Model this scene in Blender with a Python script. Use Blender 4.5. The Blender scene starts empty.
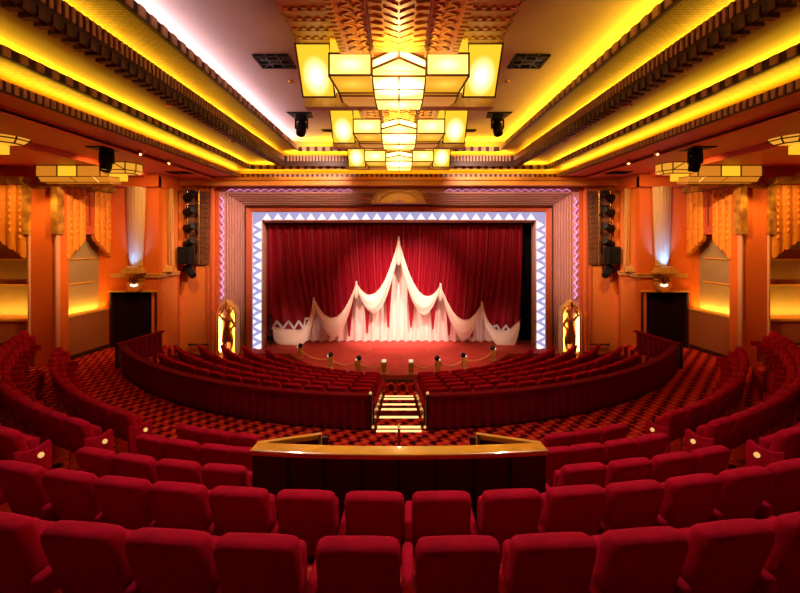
import bpy, bmesh, math, random
from mathutils import Vector, Matrix, noise
random.seed(7)
PI = math.pi
sin, cos = math.sin, math.cos
CZ = 5.9                       # eye height of the photographer, high up on the rear tiers
F = 420.0                      # focal length in pixels of an 800 x 593 frame
VX, VY = 399.0, 236.0
COL = bpy.context.scene.collection

# ------------------------------------------------------------------ helpers
MATRIX = {}
def at(px, py, Y):
    return ((px-VX)/F*Y, Y, CZ-(py-VY)/F*Y)

def link(o):
    COL.objects.link(o); return o

def tag(o, label=None, cat=None, group=None, kind=None):
    if label: o['label'] = label
    if cat: o['category'] = cat
    if group: o['group'] = group
    if kind: o['kind'] = kind
    return o

def thing(name, label, cat, loc=(0, 0, 0), rotz=0.0, group=None, kind=None):
    o = bpy.data.objects.new(name, None)
    o.empty_display_size = 0.2
    link(o)
    o.location = loc; o.rotation_euler = (0, 0, rotz)
    MATRIX[o.name] = Matrix.Translation(Vector(loc)) @ Matrix.Rotation(rotz, 4, 'Z')
    if kind == 'structure':
        o['kind'] = kind
        if label: o['label'] = label
        if cat: o['category'] = cat
    else:
        tag(o, label, cat, group, kind)
    return o

def root_of(o):
    while o.parent: o = o.parent
    return o

class MB:
    def __init__(self): self.v = []; self.f = []
    def add(self, vs, fs):
        n = len(self.v)
        self.v += [tuple(p) for p in vs]
        self.f += [tuple(i+n for i in f) for f in fs]
        return self
    def quad(self, a, b, c, d): return self.add([a, b, c, d], [(0, 1, 2, 3)])
    def box(self, x0, x1, y0, y1, z0, z1):
        if x0 > x1: x0, x1 = x1, x0
        vs = [(x, y, z) for x in (x0, x1) for y in (y0, y1) for z in (z0, z1)]
        return self.add(vs, [(0, 1, 3, 2), (4, 6, 7, 5), (0, 4, 5, 1), (2, 3, 7, 6), (0, 2, 6, 4), (1, 5, 7, 3)])
    def obox(self, c, ux, uy, uz, hx, hy, hz):
        c = Vector(c); ux = Vector(ux)*hx; uy = Vector(uy)*hy; uz = Vector(uz)*hz
        vs = [c+ux*a+uy*b+uz*d for a in (-1, 1) for b in (-1, 1) for d in (-1, 1)]
        return self.add(vs, [(0, 1, 3, 2), (4, 6, 7, 5), (0, 4, 5, 1), (2, 3, 7, 6), (0, 2, 6, 4), (1, 5, 7, 3)])
    def bar(self, a, b, w=0.02, h=None):
        a = Vector(a); b = Vector(b); d = b-a; L = d.length
        if L < 1e-6: return self
        d /= L
        up = Vector((0, 0, 1)) if abs(d.z) < 0.95 else Vector((0, 1, 0))
        s = d.cross(up).normalized(); u = s.cross(d)
        return self.obox((a+b)/2, d, s, u, L/2+w*0.4, w/2, (h or w)/2)
    def prism(self, A, B):
        """two matching closed loops of points joined and capped"""
        n = len(A)
        fs = [tuple(range(n-1, -1, -1)), tuple(range(n, 2*n))]
        fs += [(i, (i+1) % n, n+(i+1) % n, n+i) for i in range(n)]
        return self.add(list(A)+list(B), fs)
    def loops(self, L, closed=True, caps=True):
        n = len(L[0]); vs = [p for l in L for p in l]; fs = []
        for k in range(len(L)-1):
            for i in range(n if closed else n-1):
                j = (i+1) % n
                fs.append((k*n+i, k*n+j, (k+1)*n+j, (k+1)*n+i))
        if caps and closed:
            fs.append(tuple(range(n-1, -1, -1)))
            fs.append(tuple((len(L)-1)*n+i for i in range(n)))
        return self.add(vs, fs)
    def tube(self, pts, r, n=8):
        pts = [Vector(p) for p in pts]; L = []
        for i, p in enumerate(pts):
            d = (pts[min(i+1, len(pts)-1)]-pts[max(i-1, 0)]).normalized()
            up = Vector((0, 0, 1)) if abs(d.z) < 0.9 else Vector((0, 1, 0))
            s = d.cross(up).normalized(); u = s.cross(d)
            rr = r[i] if isinstance(r, (list, tuple)) else r
            L.append([p+s*rr*cos(2*PI*k/n)+u*rr*sin(2*PI*k/n) for k in range(n)])
        return self.loops(L)
    def lathe(self, prof, c=(0, 0, 0), n=16, M=None):
        L = []
        for r, z in prof:
            ring = [Vector((r*cos(2*PI*k/n), r*sin(2*PI*k/n), z)) for k in range(n)]
            if M: ring = [M @ p for p in ring]
            L.append([p+Vector(c) for p in ring])
        return self.loops(L)
    def ball(self, c, r, n=12, sz=1.0):
        return self.lathe([(max(1e-4, r*sin(PI*i/8)), -r*sz*cos(PI*i/8)) for i in range(9)], c, n)
    def grid(self, rows):
        return self.loops(rows, closed=False, caps=False)
    def build(self, name, mat, parent=None, local=False, smooth=False, bevel=0.0, seg=2, recenter=True, sub=0):
        vs = [Vector(p) for p in self.v]
        loc = None
        if parent is not None:
            if not local:
                inv = MATRIX[root_of(parent).name].inverted()
                vs = [inv @ p for p in vs]
        elif recenter:
            xs = [p.x for p in vs]; ys = [p.y for p in vs]; zs = [p.z for p in vs]
            loc = Vector(((min(xs)+max(xs))/2, (min(ys)+max(ys))/2, min(zs)))
            vs = [p-loc for p in vs]
        me = bpy.data.meshes.new(name)
        me.from_pydata([tuple(p) for p in vs], [], self.f)
        bm = bmesh.new(); bm.from_mesh(me)
        bmesh.ops.recalc_face_normals(bm, faces=bm.faces)
        if bevel > 0:
            bmesh.ops.bevel(bm, geom=[e for e in bm.edges if e.calc_face_angle(0) > 0.5], offset=bevel, segments=seg,
                            profile=0.5, affect='EDGES', clamp_overlap=True)
        if sub: bmesh.ops.subdivide_edges(bm, edges=bm.edges, cuts=sub, use_grid_fill=True)
        if smooth:
            for fc in bm.faces: fc.smooth = True
        bm.to_mesh(me); bm.free()
        if smooth:
            try: me.set_sharp_from_angle(angle=math.radians(50))
            except Exception: pass
        me.materials.append(mat)
        o = bpy.data.objects.new(name, me); link(o)
        if parent is not None: o.parent = parent
        elif loc is not None: o.location = loc
        return o

def struct(name, mb, mat, **k):
    o = mb.build(name, mat, recenter=False, **k); o['kind'] = 'structure'; return o

def copy_tree(o, parent=None):
    c = o.copy(); COL.objects.link(c)
    if parent: c.parent = parent
    for ch in KIDS.get(o.name, []): copy_tree(ch, c)
    return c
KIDS = {}
def kids_index(o):
    KIDS[o.name] = [c for c in bpy.data.objects if c.parent == o]
    for c in KIDS[o.name]: kids_index(c)

ORD = ['first', 'second', 'third', 'fourth', 'fifth', 'sixth', 'seventh', 'eighth', 'ninth', 'tenth', 'eleventh',
       'twelfth', 'thirteenth', 'fourteenth', 'fifteenth', 'sixteenth', 'seventeenth', 'eighteenth']
SIDE = {-1: 'left', 1: 'right'}

# ------------------------------------------------------------------ materials
def mat(name, col, rough=0.6, metal=0.0, emit=None, es=0.0, sheen=0.0, noise_amt=0.0, nscale=20.0, bump=0.0, col2=None, coat=0.0, spec=None):
    m = bpy.data.materials.new(name); m.use_nodes = True
    nt = m.node_tree; b = nt.nodes['Principled BSDF']
    b.inputs['Base Color'].default_value = (*col, 1)
    b.inputs['Roughness'].default_value = rough
    b.inputs['Metallic'].default_value = metal
    if spec is not None: b.inputs['Specular IOR Level'].default_value = spec
    if coat: b.inputs['Coat Weight'].default_value = coat
    if sheen:
        b.inputs['Sheen Weight'].default_value = sheen
        b.inputs['Sheen Roughness'].default_value = 0.4
        b.inputs['Sheen Tint'].default_value = (*[min(1, c*1.5) for c in col], 1)
    if emit:
        b.inputs['Emission Color'].default_value = (*emit, 1)
        b.inputs['Emission Strength'].default_value = es
    if noise_amt or bump:
        tc = nt.nodes.new('ShaderNodeTexCoord')
        n = nt.nodes.new('ShaderNodeTexNoise'); n.inputs['Scale'].default_value = nscale; n.inputs['Detail'].default_value = 4
        nt.links.new(tc.outputs['Object'], n.inputs['Vector'])
        if noise_amt:
            r = nt.nodes.new('ShaderNodeMix'); r.data_type = 'RGBA'
            c2 = col2 or tuple(c*(1-noise_amt) for c in col)
            r.inputs[6].default_value = (*c2, 1); r.inputs[7].default_value = (*col, 1)
            mr = nt.nodes.new('ShaderNodeMapRange'); mr.inputs[1].default_value = 0.35; mr.inputs[2].default_value = 0.65
            nt.links.new(n.outputs['Fac'], mr.inputs[0]); nt.links.new(mr.outputs[0], r.inputs[0])
            nt.links.new(r.outputs[2], b.inputs['Base Color'])
        if bump:
            bp = nt.nodes.new('ShaderNodeBump'); bp.inputs['Strength'].default_value = bump; bp.inputs['Distance'].default_value = 0.02
            nt.links.new(n.outputs['Fac'], bp.inputs['Height']); nt.links.new(bp.outputs[0], b.inputs['Normal'])
    return m

def mnode(nt, op, a, b=None, c=None):
    n = nt.nodes.new('ShaderNodeMath'); n.operation = op
    for i, x in enumerate((a, b, c)):
        if x is None: continue
        if isinstance(x, (int, float)): n.inputs[i].default_value = x
        else: nt.links.new(x, n.inputs[i])
    return n.outputs[0]

def glow(name, col, strength, hot=None, hot_strength=0.0, falloff=1.6):
    """lit diffusing glass: an even glow plus a brighter patch where the bulb sits behind it"""
    m = bpy.data.materials.new(name); m.use_nodes = True
    nt = m.node_tree; b = nt.nodes['Principled BSDF']
    b.inputs['Base Color'].default_value = (0.07, 0.035, 0.012, 1); b.inputs['Roughness'].default_value = 0.35
    b.inputs['Emission Color'].default_value = (*col, 1); b.inputs['Emission Strength'].default_value = strength
    if hot:
        tc = nt.nodes.new('ShaderNodeTexCoord')
        vm = nt.nodes.new('ShaderNodeVectorMath'); vm.operation = 'DISTANCE'
        vm.inputs[1].default_value = (0.5, 0.5, 0.5)
        nt.links.new(tc.outputs['Generated'], vm.inputs[0])
        k = mnode(nt, 'MULTIPLY', vm.outputs['Value'], falloff)
        k = mnode(nt, 'SUBTRACT', 1.0, k); k = mnode(nt, 'MAXIMUM', k, 0.0); k = mnode(nt, 'POWER', k, 1.6)
        mx = nt.nodes.new('ShaderNodeMix'); mx.data_type = 'RGBA'
        mx.inputs[6].default_value = (*[c*strength for c in col], 1)
        mx.inputs[7].default_value = (*[c*hot_strength for c in hot], 1)
        nt.links.new(k, mx.inputs[0]); nt.links.new(mx.outputs[2], b.inputs['Emission Color'])
        b.inputs['Emission Strength'].default_value = 1.0
    return m

def carpet_mat():
    m = bpy.data.materials.new('patterned_carpet'); m.use_nodes = True
    nt = m.node_tree; b = nt.nodes['Principled BSDF']; b.inputs['Roughness'].default_value = 0.95
    b.inputs['Specular IOR Level'].default_value = 0.1
    tc = nt.nodes.new('ShaderNodeTexCoord'); sp = nt.nodes.new('ShaderNodeSeparateXYZ')
    nt.links.new(tc.outputs['Object'], sp.inputs[0])
    U = mnode(nt, 'MULTIPLY', sp.outputs[0], 1/0.40); Vv = mnode(nt, 'MULTIPLY', sp.outputs[1], 1/0.44)
    T = 2*PI
    sv = mnode(nt, 'SINE', mnode(nt, 'MULTIPLY', Vv, T))
    su = mnode(nt, 'SINE', mnode(nt, 'ADD', mnode(nt, 'MULTIPLY', U, T), mnode(nt, 'MULTIPLY', mnode(nt, 'SINE', mnode(nt, 'MULTIPLY', Vv, T*2)), 0.9)))
    c2 = mnode(nt, 'COSINE', mnode(nt, 'ADD', mnode(nt, 'MULTIPLY', U, T*2), mnode(nt, 'MULTIPLY', Vv, T)))
    w = mnode(nt, 'ADD', mnode(nt, 'MULTIPLY', mnode(nt, 'ADD', mnode(nt, 'MULTIPLY', su, sv), mnode(nt, 'MULTIPLY', c2, 0.45)), 0.34), 0.5)
    mx = nt.nodes.new('ShaderNodeValToRGB'); mx.color_ramp.interpolation = 'CONSTANT'
    el = mx.color_ramp.elements
    el[0].position = 0; el[0].color = (0.75, 0.11, 0.03, 1)
    el[1].position = 0.24; el[1].color = (0.60, 0.025, 0.02, 1)
    for p, c in ((0.55, (0.28, 0.008, 0.012, 1)), (0.64, (0.05, 0.002, 0.006, 1))):
        e = el.new(p); e.color = c
    nt.links.new(w, mx.inputs[0])
    nt.links.new(mx.outputs[0], b.inputs['Base Color'])
    return m

def brick_mat(name, c1, c2, mortar, scale, rough=0.6, bump=0.4, w=0.5, h=0.25, metal=0.0):
    m = bpy.data.materials.new(name); m.use_nodes = True
    nt = m.node_tree; b = nt.nodes['Principled BSDF']; b.inputs['Roughness'].default_value = rough; b.inputs['Metallic'].default_value = metal
    tc = nt.nodes.new('ShaderNodeTexCoord'); br = nt.nodes.new('ShaderNodeTexBrick')
    br.inputs['Scale'].default_value = scale; br.inputs['Color1'].default_value = (*c1, 1); br.inputs['Color2'].default_value = (*c2, 1)
    br.inputs['Mortar'].default_value = (*mortar, 1); br.inputs['Brick Width'].default_value = w; br.inputs['Row Height'].default_value = h
    nt.links.new(tc.outputs['Object'], br.inputs['Vector']); nt.links.new(br.outputs['Color'], b.inputs['Base Color'])
    bp = nt.nodes.new('ShaderNodeBump'); bp.inputs['Strength'].default_value = bump; bp.inputs['Distance'].default_value = 0.02
    bw = nt.nodes.new('ShaderNodeRGBToBW'); nt.links.new(br.outputs['Color'], bw.inputs[0])
    nt.links.new(bw.outputs[0], bp.inputs['Height']); nt.links.new(bp.outputs[0], b.inputs['Normal'])
    return m

def wave_mat(name, c1, c2, scale, rough=0.6, axis='X', dist=0.0, bump=0.5, metal=0.0, ramp=(0.3, 0.7)):
    m = bpy.data.materials.new(name); m.use_nodes = True
    nt = m.node_tree; b = nt.nodes['Principled BSDF']; b.inputs['Roughness'].default_value = rough; b.inputs['Metallic'].default_value = metal
    tc = nt.nodes.new('ShaderNodeTexCoord'); w = nt.nodes.new('ShaderNodeTexWave'); w.bands_direction = axis
    w.inputs['Scale'].default_value = scale; w.inputs['Distortion'].default_value = dist
    nt.links.new(tc.outputs['Object'], w.inputs['Vector'])
    cr = nt.nodes.new('ShaderNodeValToRGB'); cr.color_ramp.elements[0].position = ramp[0]; cr.color_ramp.elements[1].position = ramp[1]
    cr.color_ramp.elements[0].color = (*c1, 1); cr.color_ramp.elements[1].color = (*c2, 1)
    nt.links.new(w.outputs['Fac'], cr.inputs[0]); nt.links.new(cr.outputs[0], b.inputs['Base Color'])
    bp = nt.nodes.new('ShaderNodeBump'); bp.inputs['Strength'].default_value = bump; bp.inputs['Distance'].default_value = 0.03
    nt.links.new(w.outputs['Fac'], bp.inputs['Height']); nt.links.new(bp.outputs[0], b.inputs['Normal'])
    return m

M = dict(
    velvet=mat('red_velvet', (0.50, 0.004, 0.038), 0.9, sheen=0.03, noise_amt=0.18, nscale=9, bump=0.05, spec=0.1),
    velvet_dark=mat('dark_red_velvet', (0.22, 0.004, 0.016), 0.9, sheen=0.1, spec=0.1),
    wine=mat('wine_curtain', (0.24, 0.004, 0.022), 0.85, sheen=0.3, spec=0.1),
    black_cloth=mat('black_red_cloth', (0.022, 0.004, 0.006), 0.9, spec=0.1),
    black_stage=mat('black_stage_cloth', (0.008, 0.005, 0.005), 0.95, spec=0.05),
    carpet=carpet_mat(),
    carpet_plain=mat('plain_dark_red_carpet', (0.13, 0.006, 0.008), 0.95, noise_amt=0.3, nscale=60, spec=0.1),
    stage=mat('red_stage_carpet', (0.62, 0.085, 0.065), 0.8, noise_amt=0.12, nscale=3, spec=0.2),
    gold_bright=mat('bright_gold_plaster', (0.88, 0.52, 0.10), 0.4, noise_amt=0.2, nscale=10),
    gold_red=mat('copper_red_plaster', (0.74, 0.25, 0.05), 0.4),
    gold_paint=mat('gold_orange_paint', (0.85, 0.36, 0.04), 0.45),
    orange=mat('orange_plaster', (0.80, 0.155, 0.012), 0.65, noise_amt=0.12, nscale=30, bump=0.15),
    stipple=mat('stippled_orange_plaster', (0.80, 0.22, 0.03), 0.75, noise_amt=0.16, nscale=24, bump=0.25),
    terracotta=mat('terracotta_paint', (0.74, 0.135, 0.015), 0.5, noise_amt=0.06, nscale=5),
    dado=mat('brown_orange_dado', (0.42, 0.125, 0.04), 0.6, noise_amt=0.1, nscale=8),
    soffit=mat('red_orange_soffit', (0.80, 0.13, 0.035), 0.5, noise_amt=0.06, nscale=2),
    ceil=mat('cream_ceiling', (0.72, 0.55, 0.47), 0.7, noise_amt=0.05, nscale=3),
    ceil_plain=mat('buff_ceiling', (0.42, 0.28, 0.08), 0.6, noise_amt=0.05, nscale=3),
    gold_tex=brick_mat('textured_gold_plaster', (0.38, 0.165, 0.022), (0.30, 0.125, 0.016), (0.09, 0.03, 0.006), 3.0, 0.5, 0.6, 0.5, 0.2),
    dentil=mat('bronze_dentil', (0.22, 0.085, 0.035), 0.45, noise_amt=0.3, nscale=8),
    dentil_deep=mat('dark_drop_moulding', (0.11, 0.04, 0.02), 0.45),
    dentil_dark=mat('dark_bronze_cornice', (0.055, 0.018, 0.010), 0.45),
    dentil_light=mat('tan_dentil', (0.62, 0.38, 0.22), 0.5, noise_amt=0.2, nscale=8),
    lead=mat('bronze_lead', (0.16, 0.06, 0.015), 0.4, metal=0.4),
    bronze=mat('gilded_bronze', (0.42, 0.17, 0.03), 0.4, metal=0.5),
    gold=mat('gold_leaf', (0.78, 0.42, 0.09), 0.32, metal=0.6, noise_amt=0.2, nscale=14, bump=0.15),
    gold_plaster=mat('gold_painted_plaster', (0.70, 0.36, 0.07), 0.5, noise_amt=0.25, nscale=10, bump=0.15),
    pelmet=mat('ochre_moulded_plaster', (0.78, 0.24, 0.010), 0.55, noise_amt=0.2, nscale=14, bump=0.1),
    pelmet_red=wave_mat('red_pelmet_panel', (0.42, 0.05, 0.02), (0.55, 0.10, 0.03), 4, axis='Z'),
    onyx=mat('mottled_onyx', (0.55, 0.26, 0.035), 0.3, noise_amt=0.6, nscale=4, col2=(0.22, 0.08, 0.01)),
    shutter=mat('taupe_shutter', (0.36, 0.24, 0.14), 0.5, noise_amt=0.08, nscale=4),
    slat=mat('orange_slat_edge', (0.80, 0.38, 0.06), 0.5),
    frame_pink=wave_mat('fluted_rose_plaster', (0.58, 0.32, 0.25), (0.76, 0.47, 0.38), 6, axis='DIAGONAL', bump=0.2),
    frame_rose=mat('rose_plaster', (0.70, 0.38, 0.30), 0.55, noise_amt=0.15, nscale=12, bump=0.1),
    frame_red=mat('red_orange_band', (0.60, 0.13, 0.045), 0.5),
    frame_dark=mat('dark_red_band', (0.26, 0.035, 0.02), 0.5),
    jamb=brick_mat('stone_jamb', (0.85, 0.60, 0.46), (0.78, 0.52, 0.40), (0.5, 0.26, 0.18), 4.0, 0.7, 0.5),
    red_drape=mat('crimson_drape', (0.30, 0.002, 0.014), 0.55, sheen=0.2, spec=0.3),
    cream=mat('cream_satin', (0.94, 0.76, 0.60), 0.5, sheen=0.2),
    blush=mat('blush_satin', (0.95, 0.70, 0.62), 0.5, sheen=0.2),
    rail_wood=mat('varnished_oak_rail', (0.88, 0.42, 0.03), 0.28, noise_amt=0.15, nscale=6, coat=0.5),
    dark_wood=mat('dark_stained_panel', (0.045, 0.010, 0.010), 0.45),
    brass=mat('brass', (0.75, 0.45, 0.12), 0.25, metal=0.9),
    black=mat('black_metal', (0.006, 0.0055, 0.0055), 0.55, spec=.25),
    black_gloss=mat('black_gloss', (0.01, 0.009, 0.009), 0.15),
    lens=mat('dark_lens', (0.03, 0.03, 0.04), 0.05, metal=0.3),
    white_plaster=mat('white_plaster', (0.8, 0.74, 0.72), 0.5),
    glass_fluted=wave_mat('fluted_frosted_glass', (0.55, 0.42, 0.30), (0.68, 0.55, 0.42), 9, axis='X', bump=0.3, rough=0.3),
    glass_warm=wave_mat('fluted_amber_glass', (0.60, 0.34, 0.12), (0.70, 0.44, 0.18), 9, axis='X', bump=0.3, rough=0.3),
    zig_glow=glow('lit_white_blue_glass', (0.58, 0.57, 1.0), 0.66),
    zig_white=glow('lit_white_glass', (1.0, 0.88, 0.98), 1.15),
    neon_pink=glow('lilac_neon', (1.0, 0.42, 0.9), 1.1),
    chand_white=glow('bright_lamp_glass', (1.0, 0.66, 0.13), 2.0, (1.0, 0.88, 0.5), 13.0, 1.55),
    chand_amber=glow('amber_lamp_glass', (1.0, 0.46, 0.02), 0.85, (1.0, 0.62, 0.06), 1.2, 1.6),
    chand_yellow=glow('yellow_lamp_glass', (1.0, 0.60, 0.025), 1.1, (1.0, 0.92, 0.5), 6.0, 1.9),
    chand_dim=glow('dim_amber_glass', (0.9, 0.30, 0.03), 0.6),
    lamp_amber=glow('amber_wall_glass', (1.0, 0.31, 0.02), 0.62),
    lamp_yellow=glow('bright_wall_glass', (1.0, 0.55, 0.02), 1.0, (1.0, 0.85, 0.3), 4.0, 2.6),
    lamp_mid=glow('mid_wall_glass', (1.0, 0.40, 0.03), 0.85),
    ball=glow('aisle_ball_glass', (1.0, 0.55, 0.16), .9),
    step=glow('lit_step_nosing', (1.0, 0.62, 0.22), 1.5),
    crest_glow=glow('crest_lamp', (1.0, 0.9, 0.75), 2.5),
    tip=glow('post_lamp', (1.0, 0.8, 0.5), .9),
)

# ------------------------------------------------------------------ camera
cam_d = bpy.data.cameras.new('camera'); cam = link(bpy.data.objects.new('camera', cam_d))
cam.location = (0, 0, CZ); cam.rotation_euler = (PI/2, 0, 0)
cam_d.sensor_width = 36; cam_d.lens = 36*F/800
cam_d.shift_x = (400-VX)/800; cam_d.shift_y = -(296.5-VY)/800
cam_d.clip_start = 0.05; cam_d.clip_end = 200
sc = bpy.context.scene; sc.camera = cam
sc.view_settings.view_transform = 'Standard'; sc.view_settings.look = 'None'
sc.view_settings.gamma = 1.0; sc.view_settings.use_curve_mapping = False; sc.view_settings.exposure = 0.0
w = bpy.data.worlds.new('world'); sc.world = w; w.use_nodes = True
w.node_tree.nodes['Background'].inputs[0].default_value = (0.02, 0.01, 0.006, 1)
w.node_tree.nodes['Background'].inputs[1].default_value = 0.3

LAMPS = []
def area(name, loc, size, power, col, direction, sy=None, spread=PI):
    l = bpy.data.lights.new(name, 'AREA'); l.shape = 'RECTANGLE'; l.size = size; l.size_y = sy or size
    l.energy = power; l.color = col; l.spread = spread
    o = link(bpy.data.objects.new(name, l)); o.location = loc
    d = Vector(direction).normalized(); o.rotation_euler = d.to_track_quat('-Z', 'Y').to_euler()
    return o
def area_strip(name, a, b, width, power, col, direction):
    """a rectangular strip lamp running from a to b, facing direction"""
    a = Vector(a); b = Vector(b); x = (b-a).normalized(); z = -Vector(direction).normalized(); y = z.cross(x)
    l = bpy.data.lights.new(name, 'AREA'); l.shape = 'RECTANGLE'; l.size = (b-a).length; l.size_y = width
    l.energy = power; l.color = col
    o = link(bpy.data.objects.new(name, l))
    R = Matrix((x, y, z)).transposed().to_4x4()
    o.matrix_world = Matrix.Translation((a+b)/2) @ R
    return o
def spot(name, loc, target, power, col, angle, blend=0.6, r=0.08):
    l = bpy.data.lights.new(name, 'SPOT'); l.energy = power; l.color = col; l.spot_size = math.radians(angle); l.spot_blend = blend
    l.shadow_soft_size = r
    o = link(bpy.data.objects.new(name, l)); o.location = loc
    o.rotation_euler = (Vector(target)-Vector(loc)).to_track_quat('-Z', 'Y').to_euler()
    return o
def point(name, loc, power, col, r=0.05):
    l = bpy.data.lights.new(name, 'POINT'); l.energy = power; l.color = col; l.shadow_soft_size = r
    o = link(bpy.data.objects.new(name, l)); o.location = loc; return o

# ------------------------------------------------------------------ tiers and floors
RC = 17.2                                  # centre of the rear seating arcs (0, RC)
FC = 19.7                                  # centre of the front stalls arcs (0, FC)
ROW = dict(A=14.8, B=13.8, C=12.9, D=11.9, E=10.9)
HT = dict(A=1.71, B=2.06, C=2.40, D=2.74, E=3.08)      # seat-top drop below the eye
HF = {k: v+0.95 for k, v in HT.items()}
def arc(c, R, a): return (R*sin(a), c-R*cos(a))
def sector(mb, c, r0, r1, a0, a1, z0, z1, n=48, clampx=13.6):
    cl = lambda p: (max(-clampx, min(clampx, p[0])), p[1])
    A = [cl(arc(c, r0, a0+(a1-a0)*i/n)) for i in range(n+1)]
    B = [cl(arc(c, r1, a0+(a1-a0)*i/n)) for i in range(n+1)]
    L = [[(A[i][0], A[i][1], z0), (A[i][0], A[i][1], z1), (B[i][0], B[i][1], z1), (B[i][0], B[i][1], z0)] for i in range(n+1)]
    mb.loops(L)
tiers = MB(); zf = CZ-4.5
edge = [(12.9-.65+0, 'D'), (13.8-.62, 'C')]
sector(tiers, RC, 11.25, 12.25, -1.05, 1.05, zf, CZ-HF['D'])
sector(tiers, RC, 12.25, 13.16, -1.0, 1.0, zf, CZ-HF['C'])
sector(tiers, RC, 13.16, 14.15, -1.0, 1.0, zf, CZ-HF['B'])
sector(tiers, RC, 14.15, 15.2, -1.0, 1.0, zf, CZ-HF['A'])
sector(tiers, RC, 15.2, 16.2, -1.0, 1.0, zf, CZ-2.31)
sector(tiers, RC, 16.2, 21.0, -.85, .85, zf, CZ-1.96)
struct('floor', tiers, M['carpet'])
aisle = MB()
sector(aisle, FC, 10.97, 17.0, -1.25, 1.25, CZ-4.35, CZ-4.05, clampx=13.2)
aisle.box(-10.9, -8.25, 11.8, 15.6, CZ-4.35, CZ-4.052); aisle.box(8.25, 10.9, 11.8, 15.6, CZ-4.35, CZ-4.052)
struct('floor', aisle, M['carpet'])
# raked stalls floor
def stall_h(R): return 4.22+0.24*(10.8-R)
st = MB(); n = 64; L = []
for i in range(n+1):
    a = -1.45+2.9*i/n; ring = []
    for R in (10.76, 9.0, 7.0, 5.0):
        x, y = arc(FC, R, a); ring.append((x, y, CZ-stall_h(R)))
    L.append(ring)
st.loops(L, closed=False, caps=False)
struct('floor', st, M['carpet_plain'])
# central aisle stairs
stairs = MB()
nos = [8.74, 9.15, 10.16, 11.2, 12.1, 13.1, 13.9]
for i, y in enumerate(nos):
    y0 = y-.95 if i > 1 else y-.25
    h = [4.06, 4.16, 4.38, 4.62, 4.85, 5.08, 5.30][i]
    stairs.box(-.52, .52, nos[i-1] if i else 8.4, y, CZ-6.2, CZ-h)
stairs.box(-.52, .52, 13.9, 14.2, CZ-6.2, CZ-5.22); stairs.box(-.52, .52, 14.2, 14.55, CZ-6.2, CZ-5.05)
struct('floor', stairs, M['carpet'])
for i, y in enumerate(nos):
    h = [4.06, 4.16, 4.38, 4.62, 4.85, 5.08, 5.30][i]
    mb = MB(); mb.box(-.47, .47, y-.07, y+.015, CZ-h-.02, CZ-h+.022)
    tag(mb.build('step_light', M['step'], bevel=.006), 'glowing amber step light on the %s carpeted step down the central stalls aisle' % ORD[i], 'step light', 'step lights of the central aisle')

# stage
stg = MB(); zs = CZ-4.84
pts = [(5.1*sin(a), FC-5.1*cos(a)) for a in [(-1.08+2.16*i/40) for i in range(41)]]
pts = [(-8.6, 17.3)] + [p for p in pts if p[1] < 17.3] + [(8.6, 17.3), (8.6, 21.2), (-8.6, 21.2)]
stg.prism([(x, y, CZ-6.2) for x, y in pts], [(x, y, zs) for x, y in pts])
struct('floor', stg, M['stage'])
seam = MB()
for x in (-2.55, .05, 2.6): seam.box(x-.008, x+.008, 15.6, 18.6, zs-.01, zs+.004)
struct('trim_1', seam, mat('stage_seam', (0.35, 0.05, 0.045), .8))
pl = MB(); pl.box(-1.12, 1.12, 17.75, 18.45, zs, zs+.13)
tag(pl.build('stage_platform', M['stage'], bevel=.02), 'low red carpeted platform lying on the stage in front of the curtain', 'platform')
gr = MB()
x = -.5
gr.box(-.5, .5, 14.50, 14.56, CZ-5.4, CZ-4.95)
for k in range(9): gr.box(-.46+k*.11, -.42+k*.11, 14.47, 14.5, CZ-5.36, CZ-5.0)
tag(gr.build('stage_front_grille', mat('olive_bronze', (.16, .10, .03), .4, metal=.5)), 'dark olive bronze grille in the stage front at the foot of the central aisle', 'grille')

# ------------------------------------------------------------------ walls
CEIL_LO = 2.15
def wall_slab(mb, a, b, z0, z1, t=.25, out=None):
    a = Vector((*a, 0)); b = Vector((*b, 0)); d = (b-a).normalized(); nrm = Vector((d.y, -d.x, 0))
    if out is not None and nrm.dot(Vector((*out, 0))) < 0: nrm = -nrm
    c = [a, b, b+nrm*t, a+nrm*t]
    mb.prism([p+Vector((0, 0, z0)) for p in c], [p+Vector((0, 0, z1)) for p in c])

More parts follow.
